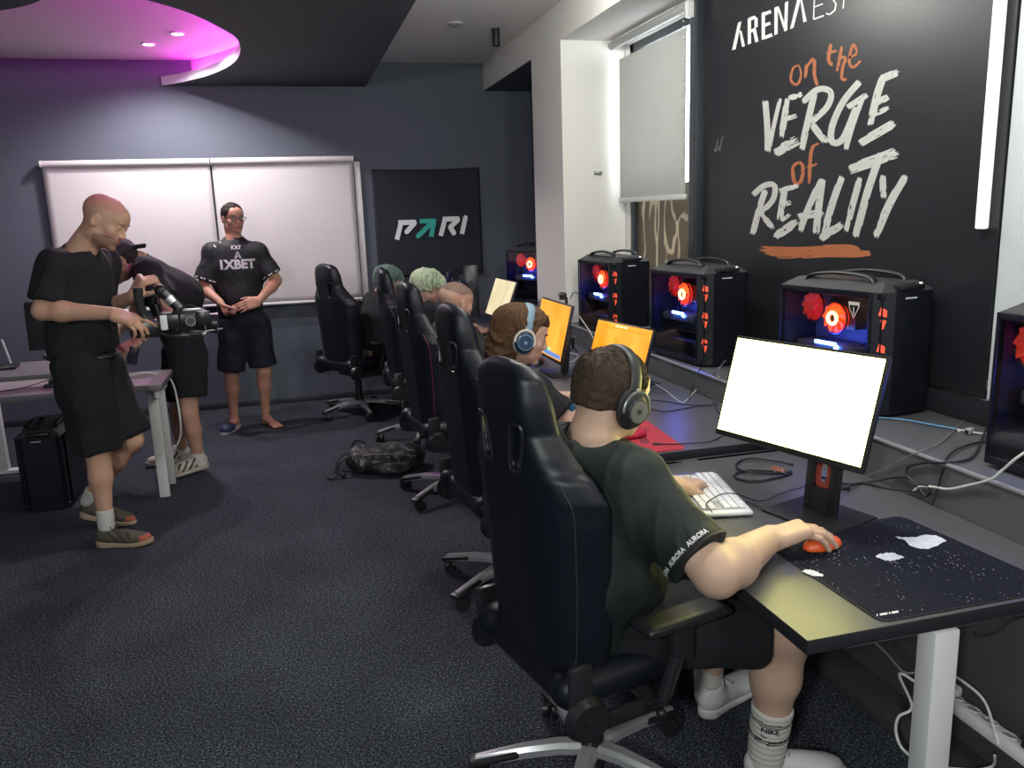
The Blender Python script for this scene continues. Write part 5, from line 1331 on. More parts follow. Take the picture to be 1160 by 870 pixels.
def locks(parent, H, m, n=160, length=.16, r=.0045, seed=1, spread=1., part='lock_strands', side=(-1, 1), front=.25, wav=.006, z_end=-.06, mats=None, nofront=False):
    rg = random.Random(seed); b = MB()
    for k in range(n):
        a = rg.uniform(0, 2*PI); e = rg.uniform(.15, 1.0)
        dx, dy = math.cos(a), math.sin(a)
        if dy > front and (nofront or rg.random() < .55): continue
        pts = []; L = length*rg.uniform(.75, 1.1); ph = rg.uniform(0, 6)
        rx, ry, rz = .083*spread, .105*spread, .089
        th = rg.uniform(.05, .5); steps = 8; dth = L/.09/steps
        for i in range(steps+1):
            t = th+dth*i; tt = min(t, 1.62); drop = max(0, t-1.62)*.09
            x = rx*math.sin(tt)*dx; y = ry*math.sin(tt)*dy-.016; z = .036+rz*math.cos(tt)-drop
            w = wav*math.sin(ph+i*1.1); pts.append(H(x*(1+.05*math.sin(ph+i)) + w*dy, y-w*dx, z))
        rs = [r*H.s*(1-.75*(i/steps)**2) for i in range(steps+1)]
        b.tube(pts, rs, (mats[k % len(mats)] if mats else m), seg=5)
    return b.build(part, parent, recalc=False)
def person(label, loc, group=None): return thing('person', label, 'person', (0, 0, 0), 0, group)
def brows(parent, H, m):
    for s in (-1, 1):
        b = MB(); b.tube(catmull([H(s*.016, .093, .0245), H(s*.03, .0925, .030), H(s*.047, .080, .025)], 5), [.0026*H.s]*11, m, seg=6, flat=(1.3, .8)); b.build('eyebrow', parent)
BLKCOT = mat('black_cotton', (.0058, .0062, .009), .9, fold=1)
BLKCOT2 = mat('black_cotton_faded', (.0075, .0078, .011), .9, fold=1)
SHORTB = mat('shorts_black', (.0052, .006, .0095), .9, fold=1)
NAVY = mat('shorts_navy', (.0045, .007, .018), .85, fold=1)
JERG = mat('jersey_dark_green', (.0042, .0095, .009), .75, fold=1)
JERB = mat('jersey_black_grey', (.009, .012, .0135), .7, var=.3, vscale=14, fold=1)
SOCKW = mat('sock_white', (.52, .52, .50), .85); SHW = mat('shoe_white', (.58, .58, .58), .5, bump=.05, bscale=150); SOLW = mat('sole_white', (.55, .54, .52), .6)
PRW = mat('jersey_print_white', (.62, .62, .63), .6)
# ================================================================ bald man with the camera rig (faces +X)
def finish_body(pr, fields, H, skin, lip, scalp=None, beard=None, lids=False):
    ms, fn = head_mats(H, skin, lip, scalp, beard, lids); return body_mesh(pr, fields, ms, fn)
def head_field(H, neck_a, neck_r=.056, res=.0045, detail=True, jaw=1., chub=0., lids=False):
    pts = [H(x, y, z) for x in (-.1, .1) for y in (-.13, .13) for z in (-.14, .13)]+[np.array(neck_a, float)]
    lo, hi = bounds(pts, .03); F = Field(lo, hi, res); head_prims(F, H, detail, jaw, chub, lids)
    F.cap(neck_a, H(0, -.028, -.045), neck_r*1.05, neck_r*.95, .03)
    return F
def hand_field(w, d, n, e, right, res=.0035, sc=1., arm_sc=1., **kw):
    w = np.array(w, float); d = nrm(d); e = np.array(e, float); f = nrm(w-e)
    lo, hi = bounds([w-f*.05, w+d*.20*sc, w+d*.08+nrm(n)*.07, w+d*.08-nrm(n)*.05], .065); F = Field(lo, hi, res)
    F.cap(e+(w-e)*.28, w, .0435*arm_sc, .0276*arm_sc, .02); F.plane(w-f*.045, -f)
    hand(F, w, d, n, right, sc=sc, **kw); return F
SK1 = skinmat('skin_bald_man', (.52, .30, .215)); SK1S = skinmat('scalp_bald_man', (.48, .25, .19)); LIP = skinmat('lips', (.33, .12, .10)); BRD1 = mat('stubble', (.30, .165, .125), .8, var=.3, vscale=200)
P = {}
pr = person('bald man in black t-shirt and shorts, looking down at a camera rig', None)
H = Frame(aty(119, 251, 4.60), (.82, -.26, -.48), (.46, 0, .88), 1.12)
P = dict(p=aty(93, 402, 4.62), c=aty(88, 335, 4.64), n=aty(90, 284, 4.62), sR=aty(64, 302, 4.46), sL=aty(116, 300, 4.84), eR=aty(48, 352, 4.38), eL=aty(112, 352, 4.86))
wR = aty(128, 355, 4.30); wL = aty(151, 336, 4.52)
hR, hL = aty(91, 420, 4.54), aty(110, 420, 4.72); kR, kL = aty(111, 512, 4.50), aty(149, 498, 4.66); aR, aL = aty(120, 592, 4.48), aty(100, 563, 4.80)
pts = list(P.values())+[wR, wL, hR, hL, kR, kL, aR, aL]
lo, hi = bounds(pts, .16); F = Field(lo, hi, .009)
torso(F, P['p'], P['c'], P['n'], P['sL'], P['sR'], (.85, -.35, 0), 1.0)
for s, e, w in ((P['sR'], P['eR'], wR), (P['sL'], P['eL'], wL)): limb_arm(F, s, e, w, 1.1, .02)
for h_, k_, a_ in ((hR, kR, aR), (hL, kL, aL)): limb_leg(F, h_, k_, a_, 1.06)
F.cap(P['n']-V3(0, 0, .03), H(0, -.02, -.06), .062, .056, .03)
fl = [F, head_field(H, P['n'], .064, lids=True), hand_field(wR, aty(160, 366, 4.26)-wR, (.25, .25, -.9), P['eR'], True, .004, 1.12, 1.1, curl=(.25, .35, .3), thumb=.2, curls=[(.05, .1, .1), (.4, .6, .5), (.5, .7, .5), (.55, .8, .5)]),
      hand_field(wL, (.45, -.15, .75), (.7, .5, -.4), P['eL'], False, .004, 1.15, 1.1, curls=[(1.0, 1.3, .8)]*4, thumb=.8, thumb_curl=.6)]
finish_body(pr, fl, H, SK1, LIP, SK1S, BRD1, True)
brows(pr, H, BRD1)
def cut_(P): return None
o_, F_ = tshirt('t_shirt', pr, BLKCOT, P, (.85, -.35, 0), 1.12, .024, sleeve=.80, sleeve_r=.085, hem=(aty(85, 399, 4.62), (0, 0, -1)), folds=.010, seed=11, neck_r=.072, cuffs_r=.084, belly=.9, sr0=.07)
shorts(pr, SHORTB, aty(95, 410, 4.62), [hR, hL], [kR, kL], [1.0, .95], .138, .108, seed=4, waist=(aty(90, 392, 4.62), (0, 0, 1)), folds=.010, fwd=(.95, -.2, 0))
b = MB(); c_ = Vector(aty(92, 402, 4.62)); b.torus(c_, .165, .012, SATIN, axis=(.05, 0, 1), seg=36, ts=8); 
b.build('belt', pr)
b = MB(); q = aty(81, 403, 4.455); b.box(q-V3(.006, .008, .018), q+V3(.006, .004, .018), CHROME, .003); b.build('belt_clip', pr)
OLV = mat('shoe_olive', (.085, .078, .058), .8, bump=.3, bscale=200); ORG = mat('shoe_orange', (.42, .10, .05), .7); TAN = mat('sole_tan', (.36, .26, .18), .7)
sock(pr, aR-V3(0, 0, .02), aR+nrm(kR-aR)*.075, .042, .044, SOCKW); sock(pr, aL-V3(0, 0, .02), aL+nrm(kL-aL)*.06, .042, .044, SOCKW)
for an, fw, up_ in ((aR, nrm(aR*[1, 1, 0]*0+V3(.97, -.22, 0)), (0, 0, 1)), (aL, V3(.93, -.02, -.30), (.30, 0, .95))):
    f_ = nrm(fw); heel = np.array(an)-f_*.060; heel[2] = 0.0 if an is aR else .075
    if an is aR: heel[2] = 0.002
    shoe(pr, heel, f_, up_, .295, OLV, TAN, mat('lace_dark', (.03, .03, .025), .8), accent=mat('shoe_brown', (.05, .03, .025), .8), toe_m=ORG, chunky=1.6)
# ================================================================ camera rig held by the bald man
t = thing('camera_rig', 'black handheld camera rig with grip, cables and lens, held by bald man', 'camera', tuple(aty(196, 362, 4.30)))
c0 = aty(196, 362, 4.30)
def rl(px, py, y=4.30): return tuple(aty(px, py, y)-c0)
b = MB(); b.box(V3(*rl(196, 372))-V3(.055, .05, .0), V3(*rl(224, 352))+V3(.0, .05, 0), SATIN, .012); b.build('camera_body', t)
b = MB(); a_, e_ = rl(222, 364), rl(243, 366); b.cyl(a_, e_, .046, DPLAST, r2=.050, seg=28); b.cyl(e_, rl(247, 366), .052, SATIN, seg=28); b.torus(rl(233, 365), .050, .004, GC, axis=(1, 0, 0)); b.build('lens', t)
b = MB(); b.cyl(rl(183, 330), rl(204, 350), .026, SATIN, seg=20); b.cyl(rl(190, 337), rl(196, 343), .0275, mat('rig_silver', (.42, .42, .44), .3, .6), seg=20); b.sph(rl(182, 329), .03, DPLAST, seg=14); b.build('motor_arm', t)
b = MB(); b.tube(catmull([rl(158, 335), rl(160, 350), rl(166, 362), rl(176, 370), rl(190, 372)], 5), .018, SATIN, seg=10); b.tube(catmull([rl(156, 326), rl(158, 345), rl(163, 356)], 4), .022, mat('grip_foam', (.012, .012, .014), .8), seg=12); b.build('handle_grip', t)
b = MB(); b.tube(catmull([rl(176, 345), rl(180, 358), rl(178, 372), rl(190, 380), rl(215, 382)], 6), .009, SATIN, seg=8); b.build('gimbal_frame', t)
b = MB(); b.box(V3(*rl(206, 356))-V3(.03, .035, 0), V3(*rl(232, 350))+V3(0, .03, .0), DPLAST, .006); b.box(V3(*rl(212, 352))-V3(.02, .03, .0), V3(*rl(228, 350))+V3(0, .01, .006), mat('rig_silver', (.42, .42, .44), .3, .6), .003); b.build('top_plate', t)
b = MB(); q = V3(*rl(187, 364)); b.box(q-V3(.014, .062, .036), q+V3(.018, -.052, .036), mat('label_white', (.72, .72, .74), .5), .003); b.build('white_label', t)
b = MB(); b.cyl(rl(205, 378, 4.26), rl(232, 379, 4.26), .007, SATIN); b.cyl(rl(228, 376, 4.26), rl(252, 372, 4.26), .004, mat('rig_silver', (.42, .42, .44), .3, .6)); b.box(V3(*rl(222, 380))-V3(.02, .03, .015), V3(*rl(228, 376))+V3(.012, .0, .015), DPLAST, .004)
b.sph(rl(231, 378, 4.25), .013, mat('rig_silver', (.42, .42, .44), .3, .6), seg=12); b.build('support_rod', t)
b = MB(); b.box(V3(*rl(160, 376))-V3(.05, .02, .03), V3(*rl(176, 362))+V3(.02, .03, .0), SATIN, .012); b.build('battery_pack', t)
b = MB()
b.tube(catmull([rl(172, 345), rl(176, 335), rl(182, 345), rl(180, 362), rl(184, 375)], 6), .004, BC, seg=6); b.tube(catmull([rl(205, 352), rl(212, 346), rl(222, 348), rl(226, 358)], 6), .004, BC, seg=6)
b.tube(catmull([rl(195, 355), rl(200, 350, 4.24), rl(203, 362, 4.24), rl(200, 376, 4.24)], 6), .0045, BC, seg=6); b.build('rig_cable', t)
b = MB(); b.box(V3(*rl(228, 360))-V3(.01, .075, .03), V3(*rl(236, 350))+V3(.01, -.055, .0), SATIN, .005); b.cyl(rl(216, 364, 4.24), rl(216, 364, 4.22), .024, GC, seg=20); b.cyl(rl(216, 364, 4.22), rl(216, 364, 4.215), .018, SATIN, seg=20); b.build('follow_wheel', t)
# ================================================================ bending man in backwards cap (faces -X)
SK2 = skinmat('skin_bent_man', (.46, .26, .19))
pr = person('man in black t-shirt and backwards cap bending over the left desk', None)
H = Frame(aty(136, 296, 5.62), (-.86, -.22, -.50), (-.5, 0, .86), 1.06)
P = dict(p=aty(207, 386, 5.72), c=aty(190, 325, 5.70), n=aty(157, 296, 5.66), sR=aty(172, 312, 5.86), sL=aty(166, 306, 5.50), eR=aty(150, 360, 5.90), eL=aty(196, 356, 5.44))
wL = aty(156, 386, 5.36); wR = aty(130, 375, 5.75)
hR, hL = aty(204, 402, 5.84), aty(213, 402, 5.64); kR, kL = aty(203, 470, 5.92), aty(214, 468, 5.62); aR, aL = aty(206, 512, 6.0), aty(226, 520, 5.66)
pts = list(P.values())+[wR, wL, hR, hL, kR, kL, aR, aL]
lo, hi = bounds(pts, .16); F = Field(lo, hi, .010)
torso(F, P['p'], P['c'], P['n'], P['sL'], P['sR'], (-.6, 0, -.6), .9)
limb_arm(F, P['sL'], P['eL'], wL, 1., .02); limb_arm(F, P['sR'], P['eR'], wR, 1., .02)
for h_, k_, a_ in ((hR, kR, aR), (hL, kL, aL)): limb_leg(F, h_, k_, a_, 1.02)
F.cap(P['n'], H(0, -.02, -.05), .062, .056, .03)
fl = [F, head_field(H, P['n'], .058, lids=True), hand_field(wL, aty(134, 398, 5.3)-wL, (-.2, .3, -.9), P['eL'], False, .004, 1.05, 1., curls=[(.5, .7, .5)]*4),
      hand_field(wR, (-.15, -.1, -.95), (-.5, -.6, 0), P['eR'], True, .004, 1.05, 1., curls=[(.5, .6, .4)]*4)]
finish_body(pr, fl, H, SK2, LIP, None, BRD1, True)
hair_cap(pr, H, hair_mat('hair_dark', (.03, .022, .018)), .004, line=lambda x, y, z: np.maximum(-.045+1.0*np.maximum(y+.01, 0)-z, y-.06))
F = Field(*bounds([H(x, y, z) for x in (-.1, .1) for y in (-.2, .1) for z in (-.05, .15)], .02), .005)
hell(F, H, (0, -.016, .042), (.086, .108, .090), 0); F.plane(H(0, 0, .025), H.d(0, .12, -1), .004)
F.rbox(H(0, -.128, .020), V3(.064, .050, .009)*H.s, .007, rot=H.B@np.array(Matrix.Rotation(.42, 3, 'X')), k=.016)
mesh_obj('cap', [F.mesh()], [mat('cap_black', (.014, .013, .017), .8, bump=.1, bscale=300)], pr)
tshirt('t_shirt', pr, BLKCOT2, P, (-.6, 0, -.6), .93, .020, sleeve=.62, sleeve_r=.082, hem=(aty(212, 400, 5.72), aty(212, 400, 5.72)-P['c']), folds=.006, seed=21, neck_r=.066,
       extra=lambda F: F.ell(aty(203, 335, 5.70), (.15, .17, .13), k=.08))
shorts(pr, SHORTB, aty(211, 396, 5.72), [hR, hL], [kR, kL], [.70, .70], .118, .112, seed=6, waist=(aty(211, 378, 5.72), (.1, 0, 1)), folds=.007, fwd=(-1, 0, 0))
sock(pr, aL-V3(0, 0, .03), aL+V3(-.01, 0, .055), .042, .045, SOCKW); sock(pr, aR-V3(0, 0, .03), aR+V3(-.01, 0, .055), .042, .045, SOCKW)
BEI = mat('shoe_beige', (.46, .42, .36), .7, bump=.2, bscale=200); BRN = mat('shoe_dark_brown', (.045, .030, .030), .7)
for an in (aL, aR):
    f_ = nrm((-.94, -.28, -.12)) if an is aL else nrm((-.9, -.2, 0)); heel = np.array(an)-f_*.055; heel[2] = .035 if an is aL else .002
    shoe(pr, heel, f_, (-.12, 0, 1) if an is aL else (0, 0, 1), .30, BEI, mat('sole_beige', (.40, .36, .29), .7), BEI, accent=BRN, chunky=1.6)
b = MB(); q = wL+(P['eL']-wL)*.12; b.torus(q, .031, .007, mat('wristband', (.5, .47, .45), .5), axis=tuple(P['eL']-wL), ts=6); b.build('wristband', pr)
t = thing('phone', 'small black device held in the bending man\'s hand', 'phone', tuple(aty(151, 402, 5.30)), .3)
b = MB(); b.box((-.03, -.006, -.06), (.03, .006, .05), SATIN, .006, mtx=Matrix.Rotation(.3, 4, 'Y')); b.build('body', t)
b = MB(); b.box((-.026, -.0075, -.052), (.026, -.006, .042), mat('phone_glass', (.03, .03, .05), .1), .002, mtx=Matrix.Rotation(.3, 4, 'Y')); b.build('screen', t)
# ================================================================ man in printed jersey (faces camera, slightly right)
SK3 = skinmat('skin_jersey_man', (.47, .25, .17)); HB = hair_mat('hair_brown_black', (.022, .017, .015))
pr = person('man in black jersey and glasses standing before the projection screens', None)
YD = 6.85
fw = V3(.10, -1, 0)
H = Frame(aty(264, 247.5, YD), (.42, -.90, -.08), (0, 0, 1), 1.0)
P = dict(p=aty(272, 350, YD), c=aty(268, 305, YD), n=aty(265, 270, YD), sR=aty(241, 286, YD+.02), sL=aty(292, 286, YD-.02), eR=aty(229, 326, YD-.02), eL=aty(313, 318, YD-.04))
wR = aty(250, 343, YD-.20); wL = aty(293, 341, YD-.20)
hR, hL = aty(264, 368, YD), aty(290, 368, YD); kR, kL = aty(262, 424, YD-.03), aty(299, 420, YD-.03); aR, aL = aty(265, 472, YD+.03), aty(301, 465, YD+.03)
pts = list(P.values())+[wR, wL, hR, hL, kR, kL, aR, aL, aR-V3(0, .2, .1), aL-V3(0, .2, .1)]
lo, hi = bounds(pts, .16); F = Field(lo, hi, .010)
torso(F, P['p'], P['c'], P['n'], P['sL'], P['sR'], fw, .95)
limb_arm(F, P['sR'], P['eR'], wR, 1., .02); limb_arm(F, P['sL'], P['eL'], wL, 1., .02)
for h_, k_, a_ in ((hR, kR, aR), (hL, kL, aL)):
    limb_leg(F, h_, k_, a_, 1.0)
for a_, fd in ((aR, nrm((-.35, -.94, 0))), (aL, nrm((.50, -.86, 0)))):
    g = np.array(a_)*[1, 1, 0]; F.cap(np.array(a_), g+V3(0, 0, .035)-fd*.02, .034, .034, .02); F.cap(g+fd*.02+V3(0, 0, .055), g+fd*.15+V3(0, 0, .022), .036, .024, .02, flat=((0, 0, 1), .8)); F.ell(g+fd*.13+V3(0, 0, .022), (.045, .05, .02), rot=basis(fd), k=.02)
    for q in range(5): F.cap(g+fd*.16+np.cross(fd, (0, 0, 1))*(q-2)*.017+V3(0, 0, .016), g+fd*(.195-abs(q-1.5)*.006)+np.cross(fd, (0, 0, 1))*(q-2)*.018+V3(0, 0, .013), .011, .010, .006)
F.cap(P['n']-V3(0, 0, .03), H(0, -.02, -.06), .060, .054, .03)
fl = [F, head_field(H, P['n'], .058), hand_field(wR, aty(257, 357, YD-.24)-wR, (.8, -.1, .2), P['eR'], True, .004, 1.05, 1., curls=[(1., 1.2, .8)]*4, thumb_curl=.6),
      hand_field(wL, aty(272, 348, YD-.26)-wL, (-.2, .9, -.3), P['eL'], False, .004, 1.05, 1., curls=[(.3, .4, .3)]*4)]
finish_body(pr, fl, H, SK3, LIP, None, None)
hair_cap(pr, H, HB, .007, line=lambda x, y, z: np.maximum(-.03+1.15*np.maximum(y+.005, 0)-z, y-.074), rough=.002); brows(pr, H, HB)
o_, FJ = tshirt('jersey', pr, JERB, P, fw, 1.0, .022, sleeve=.80, sleeve_r=.092, hem=(P['p']-V3(0, 0, .06), (0, 0, -1)), folds=.005, seed=31, neck_r=.066, cuffs_r=.090, belly=.9, sr0=.056)
xr = nrm((1, .10, 0))
decal('print_lettering', o_, FJ, text_mesh('1XBET', .095, bold=.0045), aty(267.5, 299, YD)-fw*0, xr, (0, 0, 1), (-.1, 1, 0), PRW, sub=1)
decal('print_logo', o_, FJ, text_mesh('KX7', .040, bold=.001), aty(266.5, 280, YD), xr, (0, 0, 1), (-.1, 1, 0), PRW)
tri = [stroke_poly((-.022, -.022), (0, .028), .007), stroke_poly((.022, -.022), (0, .028), .007), stroke_poly((-.012, -.006), (.012, -.006), .006), stroke_poly((-.02, -.022), (-.008, -.014), .006), stroke_poly((.02, -.022), (.008, -.014), .006)]
decal('print_emblem', o_, FJ, polymesh([[(q.x, q.y) for q in p] for p in tri]), aty(268.5, 288.5, YD), xr, (0, 0, 1), (-.1, 1, 0), PRW)
bx = [[(-.030, -.012), (.030, -.012), (.030, .012), (-.030, .012)]]
decal('shoulder_patch', o_, FJ, polymesh(bx), aty(246, 278, YD), nrm((.7, .1, .7)), nrm((-.7, 0, .7)), (-.1, 1, -.25), PRW)
decal('sleeve_print', o_, FJ, text_mesh('GG', .045, bold=.001), aty(307, 300, YD), nrm((.8, .1, -.3)), nrm((.3, 0, .8)), (-.25, 1, 0), PRW)
for s_, e_ in ((P['sR'], P['eR']), (P['sL'], P['eL'])):
    d = nrm(e_-s_); q = s_+(e_-s_)*.80; b = MB(); u = nrm(np.cross(d, (0, 1, 0))); v = np.cross(d, u)
    for k in range(26):
        if k % 3 == 2: continue
        an = 2*PI*k/26; an2 = 2*PI*(k+.75)/26; pp = []
        for aa, off in ((an, -.016), (an2, -.016), (an2, -.006), (an, -.006)):
            dd = u*math.cos(aa)+v*math.sin(aa); pp.append(FJ.project(q+d*off+dd*.16, -dd, .002))
        b.poly3(pp, PRW)
    b.build('cuff_print', o_, smooth=0)
shorts(pr, NAVY, aty(277, 362, YD), [hR, hL], [kR, kL], [.93, .90], .112, .108, seed=8, waist=(aty(277, 344, YD), (0, 0, 1)), folds=.006, fwd=fw, bulk=1.0)
fd = nrm((-.35, -.94, 0)); g = aR*[1, 1, 0]-fd*.05
Fh = Frame(g, fd, (0, 0, 1), 1.)
t = thing('slipper', 'dark blue slipper with pale sole on jersey man\'s foot', 'slipper', tuple(g), 0)
lo, hi = bounds([Fh(-.06, -.03, 0), Fh(.06, .30, .1), Fh(-.06, .30, 0), Fh(.06, -.03, .1)], .03)
F = Field(lo, hi, .006); F.ell(Fh(0, .185, .030), (.058, .085, .048), rot=Fh.B); F.plane(Fh(0, 0, .012), (0, 0, -1)); F.ell(Fh(0, .16, .02), (.045, .10, .036), rot=Fh.B, mode='sub', k=.003)
def rel(F, o): V, Fc = F.mesh(); return (V-np.array(o.location), Fc)
mesh_obj('strap', [rel(F, t)], [mat('slipper_blue', (.02, .035, .08), .5)], t)
b = MB(); pl_ = [(-.03, 0), (-.045, .06), (-.045, .2), (-.03, .265), (0, .28), (.03, .265), (.045, .2), (.045, .06), (.03, 0), (0, -.012)]
mm = Fh.M(); mm = Matrix.Translation(-Vector(g)) @ mm
b.prism(pl_, 0.0, .016, mat('slipper_sole', (.5, .5, .5), .6), mtx=mm); b.build('sole', t)
t = thing('glasses', 'thin dark framed glasses worn by the man in jersey', 'glasses', (0, 0, 0))
b = MB(); GM = mat('glasses_frame', (.015, .012, .012), .3)
for s in (-1, 1):
    pts = [H(s*.033+.025*math.cos(a), .103, .004+.017*math.sin(a)) for a in [2*PI*k/20 for k in range(20)]]; b.tube(pts, .0022, GM, closed=True, seg=6)
b.tube([H(-.008, .104, .008), H(0, .107, .010), H(.008, .104, .008)], .002, GM, seg=6); b.build('rims', t)
for s in (-1, 1):
    b = MB(); b.tube([H(s*.058, .101, .008), H(s*.078, .085, .010), H(s*.084, .0, .008), H(s*.082, -.02, -.004)], .0020, GM, seg=6); b.build('temple', t)
b = MB(); b.tube(catmull([H(-.052, .01, -.098), H(-.03, .055, -.130), H(0, .068, -.140), H(.03, .055, -.130), H(.052, .01, -.098)], 6), .0022, mat('silver_chain', (.6, .58, .5), .3, 1), seg=6); b.build('necklace', pr)
# ================================================================ seated players
def seated(label, skin, Hc, hf, hup, P, wR, wL, dR, dL, nR, nL, legs, hs=1., res=.010, hres=.0055, jersey=JERG, fw=(1, .2, 0), bulk=1., detail=True, jaw=1., chub=0., handres=.005, curlsR=None, curlsL=None, sleeve=.72, sleeve_r=.082, seed=40, neck_r=.057, folds=.006, shirt_name='jersey', belly=0., scalp=None, neck_hole=.066, arm=1., hsc=1., cuffs_r=None, shirtres=.009, nkpt=None, extra=None, infl=.018, hem=None):
    pr = person(label, None); H = Frame(Hc, hf, hup, hs)
    pts = list(P.values())+[wR, wL]+[q for L_ in legs for q in L_]; lo, hi = bounds(pts, .15); F = Field(lo, hi, res)
    torso(F, P['p'], P['c'], P['n'], P['sL'], P['sR'], fw, .93*bulk)
    limb_arm(F, P['sR'], P['eR'], wR, arm, .02); limb_arm(F, P['sL'], P['eL'], wL, arm, .02)
    for L_ in legs: limb_leg(F, *L_, 1.05*min(arm, 1.14))
    F.cap(P['n']-V3(0, 0, .03), H(0, -.03, -.05), neck_r, neck_r*.95, .03)
    fl = [F, head_field(H, P['n'], neck_r, hres, detail, jaw, chub), hand_field(wR, dR, nR, P['eR'], True, handres, hsc, arm, curls=curlsR or [(.3, .4, .3)]*4, thumb=.3),
          hand_field(wL, dL, nL, P['eL'], False, handres, hsc, arm, curls=curlsL or [(.4, .5, .4)]*4, thumb=.3)]
    finish_body(pr, fl, H, skin, LIP, scalp)
    o_, FJ = tshirt(shirt_name, pr, jersey, P, fw, bulk, infl, sleeve=sleeve, sleeve_r=sleeve_r, folds=folds, seed=seed, belly=belly, neck_r=neck_hole, cuffs_r=cuffs_r, res=shirtres, neck_pt=nkpt, extra=extra, hem=hem)
    return pr, H, o_, FJ
# ---- nearest player
SKP = skinmat('skin_near_player', (.50, .33, .245))
P = dict(p=V3(.70, 2.00, .60), c=V3(.715, 1.99, .82), n=V3(.735, 1.985, 1.060), sR=V3(.795, 1.83, .965), sL=V3(.70, 2.17, .965), eR=V3(.905, 1.615, .805), eL=V3(.93, 2.36, .80))
wR = atz(872, 610, .790); wL = atz(766, 552, .79)
legs = [(V3(.80, 1.92, .56), V3(1.22, 1.80, .50), V3(1.205, 1.855, .10)), (V3(.78, 2.10, .56), V3(1.22, 2.16, .52), V3(1.21, 2.20, .12))]
def ex1(F):
    F.ell(V3(.735, 1.96, .72), V3(.20, .20, .17), k=.06); F.cap(V3(.705, 2.0, .97), V3(.76, 1.86, .97), .09, .08, .06)
pr, H, o_, FJ = seated('nearest player, short brown hair, dark green jersey, right hand on orange mouse', SKP, aty(694, 447, 2.02), (.95, .28, -.22), (.2, 0, .98), P, wR, wL,
    dR=V3(*atz(912, 598, .812))-wR, dL=V3(*atz(800, 542, .775))-wL, nR=(0, 0, -1), nL=(0, 0, -1), legs=legs, hs=1.04, res=.008, hres=.004, fw=(.95, .31, 0), bulk=1.12, chub=1., jaw=1.08,
    handres=.003, curlsR=[(.42, .38, .22), (.44, .40, .22), (.48, .42, .25), (.52, .48, .3)], curlsL=[(.35, .55, .4), (.25, .5, .4), (.3, .5, .4), (.4, .6, .4)], sleeve=.80, sleeve_r=.094, cuffs_r=.083, seed=52, folds=.010, neck_r=.066, neck_hole=.072, arm=1.28, hsc=1.06, shirtres=.007, infl=.024, extra=ex1, hem=(V3(.72, 2, .495), (0, 0, -1)))
# piping on the raglan seam, letters round the sleeve end
s_, e_ = P['sR'], P['eR']; d = nrm(e_-s_); q = s_+(e_-s_)*.80
u = nrm(V3(0, 0, 1)-d*d[2]); v = np.cross(d, u)
b = MB()
pp = []
for k in range(41):
    a = 2*PI*k/40; dd = u*math.cos(a)+v*math.sin(a); pp.append(FJ.project(q-d*.004+dd*.17, -dd, .0005))
b.tube(pp[:-1], .0035, mat('cuff_black', (.006, .006, .007), .6), closed=True, seg=6); b.build('cuff_band', o_)
def wrap_text(txt, ang0, size, off):
    me = text_mesh(txt, size, bold=.0006)
    for vv in me.vertices:
        a = ang0-vv.co.x/.090; w_ = vv.co.y; dd = u*math.cos(a)+v*math.sin(a); vv.co = FJ.project(q+d*(off-w_)+dd*.17, -dd, .0022)
    me.materials.append(PRW); return link(bpy.data.objects.new('sleeve_lettering', me), o_)
TXA = [wrap_text('AURORA', a, .017, -.020) for a in (.55, 1.45, 2.35, 3.25, 4.15, 5.05)]
HBR = hair_mat('hair_short_brown', (.055, .038, .028), .45)
def hl(x, y, z): return np.maximum(-.034+1.1*np.maximum(y-.0, 0)+.25*np.maximum(x-.05, 0)-z, y-.070)
hr = hair_cap(pr, H, HBR, .0085, line=hl, res=.0035, rough=.0022, seed=6)
rg = random.Random(4); b = MB()
for k in range(2600):
    a = rg.uniform(0, 2*PI); t_ = math.acos(rg.uniform(-.55, 1)); x, y, z = math.sin(t_)*math.cos(a), math.sin(t_)*math.sin(a), math.cos(t_)
    X, Y, Z = x*.083, y*.1055-.016, z*.088+.036
    if float(hl(abs(X), Y, Z)) > -.006 or (abs(X) > .07 and -.03 < Y < .035 and Z < .03): continue
    # whorl: strands lie away from the crown
    n_ = nrm((x/.083, y/.105, z/.088)); cr_ = nrm((0, -.65, .75)); tg = nrm(np.array([x, y, z])-cr_*(np.array([x, y, z])@cr_)); tg = nrm(tg-n_*(tg@n_)+np.cross(n_, tg)*.35)
    p0 = np.array([X, Y, Z]); L_ = rg.uniform(.009, .016)
    b.tube([H(*p0), H(*(p0+n_*.003+tg*L_*.5)), H(*(p0+n_*.0035+tg*L_))], [.0010, .0008, .0002], HBR, seg=3)
b.build('hair_tufts', hr, recalc=False)
shorts(pr, SHORTB, (.74, 2.0, .575), [legs[0][0], legs[1][0]], [legs[0][1], legs[1][1]], [.86, .86], .128, .096, seed=9, fwd=(.95, .31, 0), bulk=1.05, res=.009)
SKN = mat('sock_stripe_black', (.02, .02, .03), .8)
an = legs[0][2]; kd = nrm(legs[0][1]-an)
so_, FSK = sock(pr, an-V3(0, 0, .05), an+kd*.165, .050, .060, mat('sock_cream', (.50, .49, .45), .9, bump=.3, bscale=300), .004, stripe=SKN, stripes=((.118, .123), (.127, .133), (.176, .180), (.185, .189)))
me = text_mesh('NIKE', .022, bold=.0010); 
vd = nrm(np.array([-.38, -.92, 0])); rt_ = nrm(np.cross(-vd, (0, 0, 1)))*-1
rt_ = nrm(V3(.92, -.38, 0))
decal('sock_lettering', so_, FSK, me, an+V3(0, 0, .112), rt_, (0, 0, 1), -vd, SKN, lift=.0015)
sw = [stroke_poly((-.024, 0), (-.012, -.006), .004), stroke_poly((-.012, -.006), (.026, .004), .003)]
